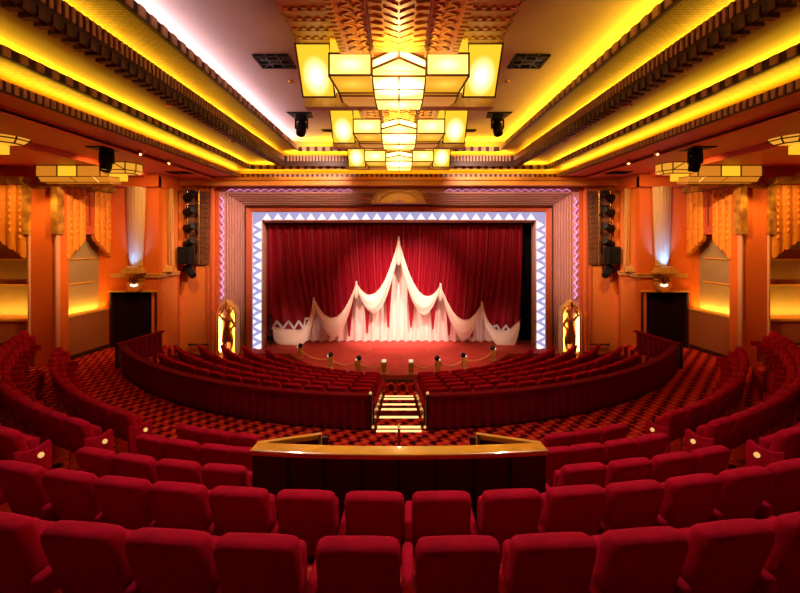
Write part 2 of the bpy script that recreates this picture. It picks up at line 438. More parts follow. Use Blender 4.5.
TOP = CZ+4.3
for s in (-1, 1):
    w0 = MB(); wall_slab(w0, (s*14.3, -3.6), (s*14.3, 13.3), CZ-4.6, TOP, out=(s, 0))
    struct('wall_%s' % SIDE[s], w0, M['orange'])
    # wall beyond the auditorium flank: door wall, angled return, lighting wall
    lw = MB()
    zc = CZ-1.42          # cornice line height at the door wall
    # door wall at y = 15.2, around the doorway opening
    xa, xb = -10.46, -8.73
    dh = CZ-(292-VY)/F*15.2
    lw.box(s*10.9, s*10.42, 15.2, 15.5, CZ-4.2, TOP)
    lw.box(s*10.42, s*8.80, 15.2, 15.5, dh, TOP)
    lw.box(s*8.80, s*8.70, 15.2, 15.5, CZ-5.6, TOP)
    struct('wall_%s' % SIDE[s], lw, M['orange'])
    lw = MB()
    wall_slab(lw, (s*8.72, 15.2), (s*8.62, 16.35), CZ-5.9, TOP, out=(s, 0))
    wall_slab(lw, (s*8.62, 16.35), (s*8.86, 16.9), CZ-5.9, TOP, out=(s, 0))
    lw.box(s*9.3, s*7.5, 16.9, 17.15, CZ-5.9, TOP)
    struct('wall_%s' % SIDE[s], lw, M['stipple'])
    # cornice moulding running across
    cm = MB()
    for (a, b) in (((10.4, 15.17), (8.7, 15.17)), ((8.66, 15.2), (8.56, 16.35))):
        cm.bar((s*a[0], a[1], CZ-1.45), (s*b[0], b[1], CZ-1.45), .06, .09)
        cm.bar((s*a[0], a[1], CZ-1.38), (s*b[0], b[1], CZ-1.38), .10, .04)
    struct('trim_2', cm, M['gold_plaster'])
    cm = MB()
    cm.bar((s*8.62, 16.86, CZ-1.7), (s*8.62, 16.86, TOP), .05, .05)
    cm.bar((s*8.59, 16.35, CZ-5.5), (s*8.59, 16.35, CZ-1.5), .05, .05)
    cm.box(s*7.56, s*7.50, 16.84, 16.9, CZ-5.9, CZ+2.1); cm.box(s*7.72, s*7.66, 16.84, 16.9, CZ-5.9, CZ+2.1)
    struct('trim_3', cm, M['frame_red'])
wr = MB(); wr.box(-14.5, 14.5, -3.9, -3.6, CZ-4.6, TOP); struct('wall_rear', wr, M['black_cloth'])

# ------------------------------------------------------------------ ceiling
def ushape(X, Ye, d, u, y0=-3.6):
    return [(-(X-d), y0, CZ+u), (-(X-d), Ye-d, CZ+u), (X-d, Ye-d, CZ+u), (X-d, y0, CZ+u)]
def ring(mb, X, Ye, prof):
    st_ = [ushape(X, Ye, d, u) for d, u in prof]
    mb.loops([[st_[j][i] for j in range(len(prof))] for i in range(4)])
E = [(6.4, 17.0), (5.9, 16.8), (4.5, 16.4), (3.88, 16.2)]
LIP = [(2.33, 2.51), (2.665, 2.835), (2.75, 3.14), (3.26, 3.44)]
PLATE = [2.33, 2.665, 2.95, 3.27]           # undersides of the plate that carries each lip
# soffit at the sides, with its little step and the lower beam along the walls
sf = MB()
for s in (-1, 1):
    sf.box(s*7.25, s*6.4, -3.6, 17.6, CZ+2.33, CZ+2.38)
    sf.box(s*9.05, s*7.2, -3.6, 17.6, CZ+2.26, CZ+2.31)
    sf.box(s*14.4, s*9.05, -3.6, 17.6, CZ+CEIL_LO, CZ+2.31)
    sf.box(s*9.10, s*8.95, -3.6, 15.0, CZ+CEIL_LO-.04, CZ+2.28)
    sf.box(s*7.3, s*7.2, -3.6, 16.9, CZ+2.22, CZ+2.34)
sf.box(-6.45, 6.45, 16.95, 17.6, CZ+2.33, CZ+2.38)
struct('ceiling', sf, M['soffit'])
beam = MB()
beam.box(-8.75, 8.75, 16.55, 16.95, CZ+2.0, CZ+2.33)
beam.box(-8.8, 8.8, 16.45, 16.6, CZ+2.2, CZ+2.3)
struct('trim_4', beam, M['gold_paint'])
beam = MB()
for s in (-1, 1):
    beam.box(s*10.6, s*8.6, 15.0, 15.2, CZ+1.77, CZ+2.16)
    beam.bar((s*8.68, 15.1, CZ+1.96), (s*8.68, 16.6, CZ+1.96), .16, .38)
struct('trim_5', beam, M['orange'])
for k in range(4):
    X, Ye = E[k]; b, t = LIP[k]; u = PLATE[k]
    pm = MB()
    back = -.5 if k else -.4
    if k:
        od_ = -(E[k-1][0]+(.5 if k > 1 else .4)-X)-.06
        ring(pm, X, Ye, [(0, u), (0, u+.04), (od_, u+.04), (od_, u)])
        mname = [None, 'gold_tex', 'ceil_plain', 'gold_tex'][k]
        struct('ceiling', pm, M[mname])
    nextu = PLATE[k+1] if k < 3 else 3.75
    bk = MB(); ring(bk, X, Ye, [(back, u+.03), (back, nextu+.03), (back-.04, nextu+.03), (back-.04, u+.03)])
    struct('ceiling', bk, M['ceil_plain'])
    lp = MB(); ring(lp, X, Ye, [(.02, b), (.02, t), (-.04, t), (-.04, b)])
    struct('trim_%d' % (26+k), lp, M['dentil_dark']); lp = MB()
    dz0, dz1 = CZ+b, CZ+t
    pitch, wd, dep = [(.15, .075, .03), (.30, .13, .035), (.125, .06, .03), (.30, .15, .035)][k]
    if k == 2: dz0 = CZ+b+.16
    y = -3.4
    while y < Ye-.1:
        for s in (-1, 1): lp.box(s*(X-.02), s*(X-.02-dep), y, y+wd, dz0+.015, dz1-.01)
        y += pitch
    fp = pitch if k else .2
    x = -X+.15
    while x < X-.2:
        if k == 0: lp.box(x, x+wd+.03, Ye-.02-dep, Ye-.02, dz0+.015, dz1-.01)
        else: lp.box(x, x+(wd*1.1), Ye-.02-dep, Ye-.02, dz0+.01, dz1-.01)
        x += fp
    struct('trim_%d' % (6+k), lp, M['dentil_light'])
    if k == 2:           # a second, lower order of drops
        lp = MB(); ring(lp, X, Ye, [(.0, b-.02), (.0, b+.13), (-.22, b+.20), (-.22, b+.10)])
        y = -3.4
        while y < Ye-.1:
            for s in (-1, 1):
                lp.box(s*(X+.02), s*(X+.20), y, y+.10, CZ+b-.05, CZ+b+.05); lp.box(s*(X-.04), s*X, y+.02, y+.12, CZ+b-.03, CZ+b+.11)
            y += .22
        struct('trim_10', lp, M['dentil_deep'])
mc = MB(); mc.box(-4.6, 4.6, -3.7, 16.9, CZ+3.75, CZ+3.85); struct('ceiling', mc, M['ceil'])
rf = MB(); rf.box(-14.6, 14.6, -3.9, 21.5, TOP, TOP+.1); struct('ceiling', rf, M['black_stage'])

# lamps in the coves (tube lamps lying in the troughs behind the lips)
YEL = (1.0, 0.58, 0.018); LIL = (1.0, 0.72, 0.86)
def cove(k, power_side, power_front, cl, cr, cf, kl=1.0):
    X, Ye = E[k]; z = CZ+LIP[k][1]-.045; off = .2 if k < 1 else .30
    for s, c in ((-1, cl), (1, cr)):
        area_strip('cove_lamp', (s*(X+off), 2.0, z), (s*(X+off), Ye+.1, z), .05, power_side*(kl if s < 0 else 1.0), c, (-s*.5, 0, 1))
    area_strip('cove_lamp', (-X, Ye+off*.8, z), (X, Ye+off*.8, z), .05, power_front, cf, (0, -.25, 1))
cove(0, 190, 170, YEL, YEL, YEL)
cove(1, 215, 270, YEL, YEL, YEL)
cove(2, 150, 240, YEL, YEL, YEL)
cove(3, 150, 180, LIL, YEL, YEL, .68)

# ceiling fittings
def vent(x0, x1, y0, y1, label):
    t = thing('ceiling_vent', label, 'vent', ((x0+x1)/2, (y0+y1)/2, CZ+3.70), 0, 'square vents in the cream ceiling')
    f = MB(); z = CZ+3.74
    f.box(x0, x1, y0, y0+.05, z-.04, z+.01); f.box(x0, x1, y1-.05, y1, z-.04, z+.01); f.box(x0, x0+.05, y0, y1, z-.04, z+.01); f.box(x1-.05, x1, y0, y1, z-.04, z+.01)
    f.build('vent_frame', M['black'], t)
    g = MB(); g.box(x0+.03, x1-.03, y0+.03, y1-.03, z-.005, z+.01); g.build('vent_backing', M['black_gloss'], t)
    g = MB(); q = 3
    for i in range(1, q):
        xx = x0+(x1-x0)*i/q; g.bar((xx, y0, z-.02), (xx, y1, z-.02), .03)
    for i in range(1, q):
        yy = y0+(y1-y0)*i/q; g.bar((x0, yy, z-.02), (x1, yy, z-.02), .03)
    g.bar((x0, y0, z-.025), (x1, y1, z-.025), .025); g.bar((x0, y1, z-.025), (x1, y0, z-.025), .025)
    g.build('vent_grid', mat('grey_louvre', (.09, .085, .08), .4), t)
vent(-3.02, -2.28, 8.65, 9.3, 'black square ceiling vent in the cream ceiling left of the big front chandelier')
vent(2.40, 3.12, 8.65, 9.3, 'black square ceiling vent in the cream ceiling right of the big front chandelier')
def slot_vent(cx, cy, z, w_, d_, label):
    mb = MB(); mb.box(cx-w_/2, cx+w_/2, cy-d_/2, cy+d_/2, z-.02, z+.005)
    for i in range(4): mb.box(cx-w_/2+.03, cx+w_/2-.03, cy-d_/2+d_*(i+.35)/4, cy-d_/2+d_*(i+.6)/4, z-.035, z-.02)
    tag(mb.build('slot_vent', M['black']), label, 'vent', 'slot vents')
for s in (-1, 1):
    slot_vent(s*7.75, 14.9, CZ+2.258, .85, .5, 'small black slot vent in the orange soffit on the %s side, before the proscenium' % SIDE[s])
    slot_vent(s*2.35, 14.9, CZ+3.748, .75, .3, 'thin dark slot vent in the ceiling beside the farthest chandelier, %s side' % SIDE[s])
    mb = MB(); cx, cy = s*2.62, 10.15
    mb.lathe([(.001, 0), (.06, 0), (.07, .04), (.001, .05)], (cx, cy, CZ+3.70), 12)
    tag(mb.build('sprinkler', M['brass'], smooth=True), 'tiny brass sprinkler head in the cream ceiling above the %s black vent' % SIDE[s], 'sprinkler', 'sprinkler heads')
for s in (-1, 1):
    for j, yy in enumerate((9.4, 13.0)):
        mb = MB(); cx, cy = s*5.15, yy
        mb.lathe([(.001, 0), (.06, 0), (.075, .035), (.001, .045)], (cx, cy, CZ+2.908), 12)
        tag(mb.build('downlight', M['brass'], smooth=True), '%s small brass downlight in the plain gold cove step on the %s side' % (['nearer', 'farther'][j], SIDE[s]), 'downlight', 'downlights in the cove steps')

def moving_head(x, y, ztop, label, tilt, sc_=1.0):
    t = thing('moving_head_light', label, 'stage light', (x, y, ztop), 0, 'moving head stage lights')
    mb = MB(); mb.prism([(x-.40*sc_, y-.35*sc_, ztop-.03), (x+.40*sc_, y-.35*sc_, ztop-.03), (x+.32*sc_, y+.3*sc_, ztop-.03), (x-.32*sc_, y+.3*sc_, ztop-.03)],
                        [(x-.40*sc_, y-.35*sc_, ztop), (x+.40*sc_, y-.35*sc_, ztop), (x+.32*sc_, y+.3*sc_, ztop), (x-.32*sc_, y+.3*sc_, ztop)])
    mb.build('mounting_plate', M['black'], t, bevel=.01)
    mb = MB(); mb.box(x-.15*sc_, x+.15*sc_, y-.13*sc_, y+.13*sc_, ztop-.16*sc_, ztop-.03); mb.build('base_box', M['black'], t, bevel=.02)
    mb = MB()
    for s in (-1, 1): mb.box(x+s*.17*sc_, x+s*.21*sc_, y-.06*sc_, y+.06*sc_, ztop-.46*sc_, ztop-.12*sc_)
    mb.box(x-.21*sc_, x+.21*sc_, y-.06*sc_, y+.06*sc_, ztop-.2*sc_, ztop-.14*sc_)
    mb.build('yoke', M['black'], t, bevel=.015)
    Rm = Matrix.Translation((x, y, ztop-.42*sc_)) @ Matrix.Rotation(tilt, 4, 'X')
    mb = MB(); mb.lathe([(.001, .27*sc_), (.11*sc_, .26*sc_), (.155*sc_, .12*sc_), (.16*sc_, -.12*sc_), (.145*sc_, -.27*sc_), (.12*sc_, -.27*sc_), (.11*sc_, -.2*sc_), (.001, -.2*sc_)], (0, 0, 0), 16, Rm)
    h = mb.build('lamp_head', M['black'], t, smooth=True)
    mb = MB(); mb.lathe([(.001, -.23*sc_), (.115*sc_, -.245*sc_), (.115*sc_, -.21*sc_), (.001, -.20*sc_)], (0, 0, 0), 16, Rm); mb.build('lens', M['lens'], h, smooth=True)
p = at(301.5, 115, 13.0); 
moving_head(p[0], 13.0, CZ+3.75, 'black moving head stage light under the cream ceiling left of the second chandelier', -.5, .95)
p = at(497.5, 115, 13.0)
moving_head(p[0], 13.0, CZ+3.75, 'black moving head stage light under the cream ceiling right of the second chandelier', -.5, .95)
moving_head(-7.55, 10.85, CZ+2.26, 'black moving head stage light under the orange soffit on the left', -.3, .86)
moving_head(7.65, 10.85, CZ+2.26, 'black moving head stage light under the orange soffit on the right', .3, .86)

# central ornamented ceiling beam
bm_ = MB()
bm_.box(-1.73, 1.73, -3.6, 15.9, CZ+3.30, CZ+3.75)
y = -3.5
while y < 15.8:
    for s in (-1, 1):
        bm_.box(s*.95, s*1.70, y, y+.05, CZ+3.27, CZ+3.30)
        for q in range(5): bm_.box(s*(1.05+q*.14), s*(1.12+q*.14), y-.07, y, CZ+3.275, CZ+3.30)
        bm_.box(s*1.70, s*1.76, y+.1, y+.22, CZ+3.30, CZ+3.42)
    y += .30
struct('trim_11', bm_, M['gold_bright'])
for (ya, yb) in ((-3.6, 6.72), (8.2, 10.32), (11.8, 13.9)):
    b2 = MB(); b2.box(-.90, .90, ya, yb, CZ+2.9, CZ+3.31); struct('trim_12', b2, M['gold_red'])
    b3 = MB()
    y = ya+.04
    while y < yb-.06:                      # chain moulding on the outer edges
        for s in (-1, 1): b3.box(s*.84, s*.93, y, y+.06, CZ+2.875, CZ+2.94)
        y += .11
    y = ya
    while y < yb-.2:                      # raised zigzags on the red panels
        for s in (-1, 1):
            for (xa, xb) in ((.44, .57), (.60, .76)):
                b3.bar((s*xa, y, CZ+2.893), (s*xb, y+.1, CZ+2.893), .03, .022); b3.bar((s*xb, y+.1, CZ+2.893), (s*xa, y+.2, CZ+2.893), .03, .022)
        y += .2
    for s in (-1, 1): b3.box(s*.405, s*.435, ya, yb, CZ+2.86, CZ+2.91)
    struct('trim_13', b3, M['gold_bright'])
    b4 = MB(); b4.box(-.39, .39, ya, min(yb, 6.45) if ya < 0 else yb, CZ+2.82, CZ+2.92)
    y = ya+.1
    while y < (6.3 if ya < 0 else yb-.15):                     # chevron leaves on the middle panel
        for s in (-1, 1):
            b4.prism([(s*.37, y, CZ+2.82), (s*.20, y+.05, CZ+2.815), (s*.37, y+.13, CZ+2.82)], [(s*.37, y, CZ+2.79), (s*.22, y+.05, CZ+2.79), (s*.37, y+.11, CZ+2.79)])
            b4.bar((s*.18, y, CZ+2.818), (s*.02, y+.12, CZ+2.818), .02, .03)
        y += .17
    struct('trim_14', b4, M['gold_bright'])

# ------------------------------------------------------------------ chandeliers
def leads(name, segs, parent, w_=.028):
    mb = MB()
    for a, b in segs: mb.bar(a, b, w_)
    return mb.build(name, M['lead'], parent)
def loop_segs(P): return [(P[i], P[(i+1) % len(P)]) for i in range(len(P))]
def chandelier(dy, dz, label):
    q = lambda x, y, u: (x, y+dy, CZ+u+dz)
    t = thing('chandelier', label, 'chandelier', (0, 7.4+dy, CZ+2.45+dz), 0, 'stepped glass chandeliers')
    for s in (-1, 1):
        prof = [(7.2, 3.30), (7.8, 2.58), (7.9, 2.62), (8.45, 3.30)]
        mb = MB(); mb.prism([q(s*1.19, y, u) for y, u in prof], [q(s*1.78, y, u) for y, u in prof])
        pnl = mb.build('side_panel', M['chand_yellow'], t)
        sg = []
        for x in (s*1.19, s*1.78): sg += loop_segs([q(x, y, u) for y, u in prof])
        for y, u in prof[:3]: sg.append((q(s*1.19, y, u), q(s*1.78, y, u)))
        leads('side_frame', sg, t)
        # stepped wing between side panel and prow
        mb = MB(); mb.box(s*.45, s*1.13, 6.80+dy, 7.6+dy, CZ+dz+2.60, CZ+dz+2.95); mb.build('wing_panel', M['chand_white'], t)
        mb = MB(); mb.prism([q(s*.46, 6.82, 2.595), q(s*.46, 7.5, 2.56), q(s*.46, 7.5, 2.59), q(s*.46, 6.82, 2.599)],
                            [q(s*1.12, 6.82, 2.595), q(s*1.06, 7.5, 2.56), q(s*1.06, 7.5, 2.59), q(s*1.12, 6.82, 2.599)])
        mb.build('wing_base_panel', M['chand_amber'], t)
        mb = MB(); mb.box(s*.46, s*1.05, 7.5+dy, 7.85+dy, CZ+dz+2.51, CZ+dz+2.62); mb.build('lower_panel', M['chand_dim'], t)
        mb = MB(); mb.prism([q(s*.46, 7.85, 2.52), q(s*1.05, 7.85, 2.52), q(s*.98, 8.3, 2.56), q(s*.46, 8.3, 2.56)],
                            [q(s*.46, 7.85, 2.62), q(s*1.05, 7.85, 2.62), q(s*.98, 8.3, 2.62), q(s*.46, 8.3, 2.62)]); mb.build('lower_panel', M['chand_dim'], t)
        sg = loop_segs([q(s*.45, 6.79, 2.60), q(s*1.13, 6.79, 2.60), q(s*1.13, 6.79, 2.95), q(s*.45, 6.79, 2.95)])
        sg += [(q(s*1.13, 6.79, 2.59), q(s*1.06, 7.5, 2.55)), (q(s*.45, 7.49, 2.56), q(s*1.06, 7.49, 2.55)), (q(s*.45, 7.49, 2.50), q(s*1.05, 7.49, 2.50)),
               (q(s*1.05, 7.49, 2.50), q(s*1.05, 7.85, 2.50)), (q(s*1.05, 7.49, 2.50), q(s*1.06, 7.49, 2.56))]
        leads('wing_frame', sg, t)
        mb = MB(); mb.box(s*.93, s*1.15, 7.0+dy, 7.6+dy, CZ+dz+2.95, CZ+dz+3.3); mb.build('upper_panel', M['chand_yellow'], t)
        mb = MB(); mb.box(s*.42, s*1.9, 8.46+dy, 8.7+dy, CZ+dz+2.6, CZ+dz+3.3); mb.build('back_plate', M['gold_plaster'], t)
    # pointed prow and the blocks under it
    A = [(-.44, 6.84), (0, 6.40), (.44, 6.84), (.44, 7.5), (-.44, 7.5)]
    mb = MB(); mb.prism([q(x, y, 2.72) for x, y in A], [q(x, y, 2.87) for x, y in A]); mb.build('prow_panel', M['chand_white'], t)
    mb = MB(); mb.box(-.44, .44, 6.90+dy, 7.6+dy, CZ+dz+2.63, CZ+dz+2.72); mb.build('centre_panel', M['chand_white'], t)
    mb = MB(); mb.prism([q(-.44, 6.9, 2.625), q(.44, 6.9, 2.625), q(.45, 7.9, 2.61), q(-.45, 7.9, 2.61)],
                        [q(-.44, 6.9, 2.60), q(.44, 6.9, 2.60), q(.45, 7.9, 2.57), q(-.45, 7.9, 2.57)]); mb.build('base_panel', M['chand_white'], t)
    mb = MB(); mb.prism([q(-.45, 7.9, 2.56), q(.45, 7.9, 2.56), q(.43, 8.5, 2.56), q(-.43, 8.5, 2.56)],
                        [q(-.45, 7.9, 2.61), q(.45, 7.9, 2.61), q(.43, 8.5, 2.64), q(-.43, 8.5, 2.64)]); mb.build('base_panel', M['chand_white'], t)
    sg = []
    for u in (2.72, 2.87): sg += [(q(-.44, 6.84, u), q(0, 6.40, u)), (q(0, 6.40, u), q(.44, 6.84, u))]
    sg += [(q(x, y, 2.72), q(x, y, 2.87)) for x, y in A[:3]]
    sg += [(q(-.44, 6.89, 2.62), q(.44, 6.89, 2.62)), (q(-.44, 6.89, 2.62), q(-.44, 6.89, 2.72)), (q(.44, 6.89, 2.62), q(.44, 6.89, 2.72)),
           (q(0, 6.9, 2.60), q(0, 7.9, 2.57)), (q(-.44, 6.9, 2.60), q(-.45, 7.9, 2.57)), (q(.44, 6.9, 2.60), q(.45, 7.9, 2.57)),
           (q(-.45, 7.4, 2.585), q(.45, 7.4, 2.585)), (q(-.45, 7.9, 2.565), q(.45, 7.9, 2.565)), (q(0, 7.9, 2.56), q(0, 8.5, 2.56)),
           (q(-.45, 7.9, 2.56), q(-.43, 8.5, 2.56)), (q(.45, 7.9, 2.56), q(.43, 8.5, 2.56))]
    leads('prow_frame', sg, t)
    point('chandelier_bulb', (0, 6.15+dy, CZ+2.52+dz), PROW_FILL, (1, .58, .16), .03)  # added fill floating before the prow, no bulb there; brightens the ceiling beam
    mb = MB(); mb.box(-.44, .44, 6.9+dy, 8.0+dy, CZ+dz+2.87, CZ+dz+3.3); mb.box(-1.1, 1.1, 7.6+dy, 8.45+dy, CZ+dz+2.7, CZ+dz+3.3)
    mb.build('hanger', M['gold_plaster'], t)
PROW_FILL = 38
chandelier(0, 0, 'big stepped glass chandelier glowing yellow, nearest of three in a row')
chandelier(3.6, -.06, 'stepped yellow glass chandelier hanging between the nearest and the farthest one')
chandelier(7.1, -.13, 'small-looking stepped glass chandelier farthest away, just before the proscenium')

# ------------------------------------------------------------------ wall lamps
def box_lamp(s, label):
    t = thing('wall_lamp', label, 'lamp', (s*10.0, 13.0, CZ+1.62), 0, 'stepped amber glass wall lamps')
    xs = [11.0, 10.35, 9.75, 9.05]
    for i in range(3):
        mb = MB(); mb.box(s*xs[i], s*xs[i+1], 12.72, 13.05, CZ+1.80, CZ+2.15)
        mb.build('glass_panel', M['lamp_yellow'] if i == 1 else M['lamp_amber'], t)
    sg = []
    for x in xs: sg.append(((s*x, 12.71, CZ+1.80), (s*x, 12.71, CZ+2.15)))
    sg += [((s*11.0, 12.71, CZ+1.80), (s*9.05, 12.71, CZ+1.80)), ((s*11.0, 12.71, CZ+2.14), (s*9.05, 12.71, CZ+2.14))]
    leads('panel_frame', sg, t, .03)
    A = [(10.85, 12.62), (8.75, 12.62), (8.6, 12.9), (8.75, 13.1), (10.85, 13.1)]
    mb = MB(); mb.prism([(s*x*1.0, y+.12, CZ+1.63) for x, y in A], [(s*x, y, CZ+1.78) for x, y in A]); mb.build('lower_glass', M['lamp_amber'], t)
    sg = [((s*A[i][0], A[i][1], CZ+1.79), (s*A[i+1][0], A[i+1][1], CZ+1.79)) for i in range(2)] + [((s*A[i][0], A[i][1]+.11, CZ+1.63), (s*A[i+1][0], A[i+1][1]+.11, CZ+1.63)) for i in range(2)]
    sg += [((s*9.9, 12.62, CZ+1.78), (s*9.75, 12.73, CZ+1.63)), ((s*9.2, 12.62, CZ+1.78), (s*9.1, 12.73, CZ+1.63))]
    leads('lower_frame', sg, t, .025)
    mb = MB(); mb.box(s*11.3, s*9.0, 13.05, 13.25, CZ+1.55, CZ+2.15); mb.build('back_plate', M['onyx'], t)
    return t
def end_lamp(s, X, Y, U, k, label, grp='stepped amber glass wall lamps'):
    """lantern with a faceted end, glowing amber: upper hood and smaller block below"""
    t = thing('wall_lamp', label, 'lamp', (s*X, Y, CZ+U-.5*k), 0, grp)
    A = [(-.55, -.4), (.35, -.4), (.55, -.1), (.55, .3), (-.55, .3)]
    top = [(s*(X-x*k), Y+y*k, CZ+U) for x, y in A]; bot = [(s*(X-x*k*.98), Y+y*k, CZ+U-.27*k) for x, y in A]
    low = [(s*(X-x*k*.82), Y+y*k*.7, CZ+U-.38*k) for x, y in A]
    mb = MB(); mb.loops([low, bot, top]); mb.build('hood_glass', M['lamp_mid'], t)
    sg = loop_segs(top)[:3]+loop_segs(bot)[:3]+loop_segs(low)[:3]+[(top[i], bot[i]) for i in range(4)]+[(bot[i], low[i]) for i in range(4)]
    sg += [(((Vector(top[0])+Vector(top[1]))/2), bot[1])]
    leads('hood_frame', sg, t, .03*k)
    mb = MB(); mb.box(s*(X+.42*k), s*(X+.0*k), Y-.1*k, Y+.3*k, CZ+U-.60*k, CZ+U-.38*k); mb.build('lower_block', M['lamp_yellow'], t)
    mb = MB(); mb.box(s*(X+.5*k), s*(X-.5*k), Y+.05*k, Y+.3*k, CZ+U-.02, CZ+U+.05*k); mb.build('top_plate', M['lead'], t)
for s in (-1, 1):
    sd = SIDE[s]
    box_lamp(s, 'long amber glass wall lamp with one bright pane over the %s pier' % sd)
    end_lamp(s, 8.62, 13.1, 2.25, .86, 'faceted amber lantern at the stage end of the %s window' % sd)
    end_lamp(s, 9.15, 9.6, 2.45, .9, 'faceted amber lantern at the %s edge of the photo' % sd)

# ------------------------------------------------------------------ side windows and piers
def window(s, n, org, ud, width, zt, zsill, floor_z, lab):
    """recess with pelmet in local coordinates: u along the wall, d outwards into the recess, v up"""
    org = Vector((*org, 0)); ud = Vector((*ud, 0)).normalized(); od = Vector((ud.y, -ud.x, 0))
    if n % 2 == 1:                      # flank window: outwards is away from the room axis
        if od.x*s < 0: od = -od
    else:
        if od.y < 0: od = -od
    P = lambda u, d, v: org+ud*u+od*d+Vector((0, 0, v))
    def slab(mb, u0, u1, d0, d1, v0, v1):
        mb.prism([P(u0, d0, v0), P(u1, d0, v0), P(u1, d1, v0), P(u0, d1, v0)], [P(u0, d0, v1), P(u1, d0, v1), P(u1, d1, v1), P(u0, d1, v1)])
    t = thing('window_%d' % n, None, None, tuple(P(width/2, 0, zsill)), 0, kind='structure')
    R = .32 if n % 2 else .70
    mb = MB(); slab(mb, 0, width, R, R+.06, zsill, zt); mb.build('shutter', M['shutter'], t)
    mb = MB()
    H = zt-zsill
    for f in (.24, .44, .62): slab(mb, 0.0, width*.86, R-.05, R, zsill+H*f-.012, zsill+H*f+.018)
    mb.build('slat', M['slat'], t)
    mb = MB(); slab(mb, -.02, 0.02, 0, R, zsill, zt); slab(mb, width-.02, width+.02, 0, R, zsill, zt); mb.build('reveal', M['orange'], t)
    mb = MB(); slab(mb, -.05, width+.05, -.03, .10, zsill-.05, zsill+.02); slab(mb, 0, width, .1, R, zsill-.06, zsill-.02); mb.build('sill', M['slat'], t)
    # lower wall
    lo = MB(); slab(lo, -.1, width+.1, 0, .2, floor_z-.1, zsill-.05); struct('wall_%s' % SIDE[s], lo, M['dado'])
    b = MB(); slab(b, -.1, width+.1, -.03, .02, floor_z, floor_z+.14); struct('baseboard_%s' % SIDE[s], b, M['dark_wood'])
    # pelmet: two fringed plaster drapes with a gabled gap and a red slot between
    gm = width/2
    def drape(u0, u1, va, vb):
        N = 30; rows = []
        edge = []
        for i in range(N+1):
            f = i/N; u = u0+(u1-u0)*f
            v = va+(vb-va)*f
            sc = (f*5) % 1.0
            edge.append((u, v+(va-vb)*.03-.11*math.sqrt(max(0, 1-(2*sc-1)**2))*1.0))
        mb = MB()
        def dp(u, f, j): # vertical rolls
            return -.16-.05*abs(sin(3*PI*f))-.02*(j % 2)
        rowsF = []
        for j in range(5):
            g = j/4
            rowsF.append([P(edge[i][0], dp(0, i/N, 0), edge[i][1]+(zt-edge[i][1])*g) for i in range(N+1)])
        rowsB = [[P(edge[i][0], -.02, edge[i][1]+(zt-edge[i][1])*g) for i in range(N+1)] for g in (0, .5, 1)]
        mb.grid(rowsF); mb.grid(rowsB)
        mb.grid([rowsF[0], rowsB[0]]); mb.grid([rowsF[-1], rowsB[-1]])
        mb.grid([[r[0] for r in rowsF], [P(edge[0][0], -.02, edge[0][1]+(zt-edge[0][1])*j/4) for j in range(5)]])
        mb.grid([[r[-1] for r in rowsF], [P(edge[-1][0], -.02, edge[-1][1]+(zt-edge[-1][1])*j/4) for j in range(5)]])
        d = mb.build('pelmet_drape', M['pelmet'], t, smooth=True)
        bead = MB()
        for k in range(3):
            f = (k+.5)/3; u = u0+(u1-u0)*f; v0 = va+(vb-va)*f
            v = v0+.45
            while v < zt-.12:
                c = P(u, -.19, v); bead.ball(c, .055, 8, 1.5); v += .2
        bead.build('bead', M['pelmet'], d, smooth=True)
    drape(0.0, gm*.80, zt-2.2, zt-1.55)
    drape(width, width-gm*.80, zt-2.2, zt-1.55)
    mb = MB(); slab(mb, gm*.80, width-gm*.80, -.12, -.04, zt-1.5, zt); mb.build('pelmet_slot_panel', M['pelmet_red'], t)
    mb = MB(); slab(mb, gm-.03, gm+.03, -.15, -.1, zt-1.2, zt-.15); mb.build('pelmet_slot', M['frame_dark'], t)
    mb = MB(); slab(mb, -.02, width+.02, -.30, -.0, zt, zt+.22)
    for i in range(5): slab(mb, width*i/5+.02, width*(i+1)/5-.02, -.34, -.28, zt+.03, zt+.19)
    mb.build('onyx_frieze', M['onyx'], t)
    top = MB(); slab(top, -.1, width+.1, -.02, .2, zt+.2, TOP); struct('wall_%s' % SIDE[s], top, M['orange'])
    bk = MB(); slab(bk, -.3, width+.3, R+.06, R+.2, floor_z-.2, TOP); struct('wall_%s' % SIDE[s], bk, M['dado'])
    # trough lamp lying along the foot of the recess
    a = P(.08, R*.5, zsill-.0); b_ = P(width-.08, R*.5, zsill-.0)
    area_strip('window_trough_lamp', a+Vector((0, 0, .03)), b_+Vector((0, 0, .03)), .10, WIN_POWER*width/2, (1, .55, .05), od*.55+Vector((0, 0, 1)))
    return t
WIN_POWER = 22
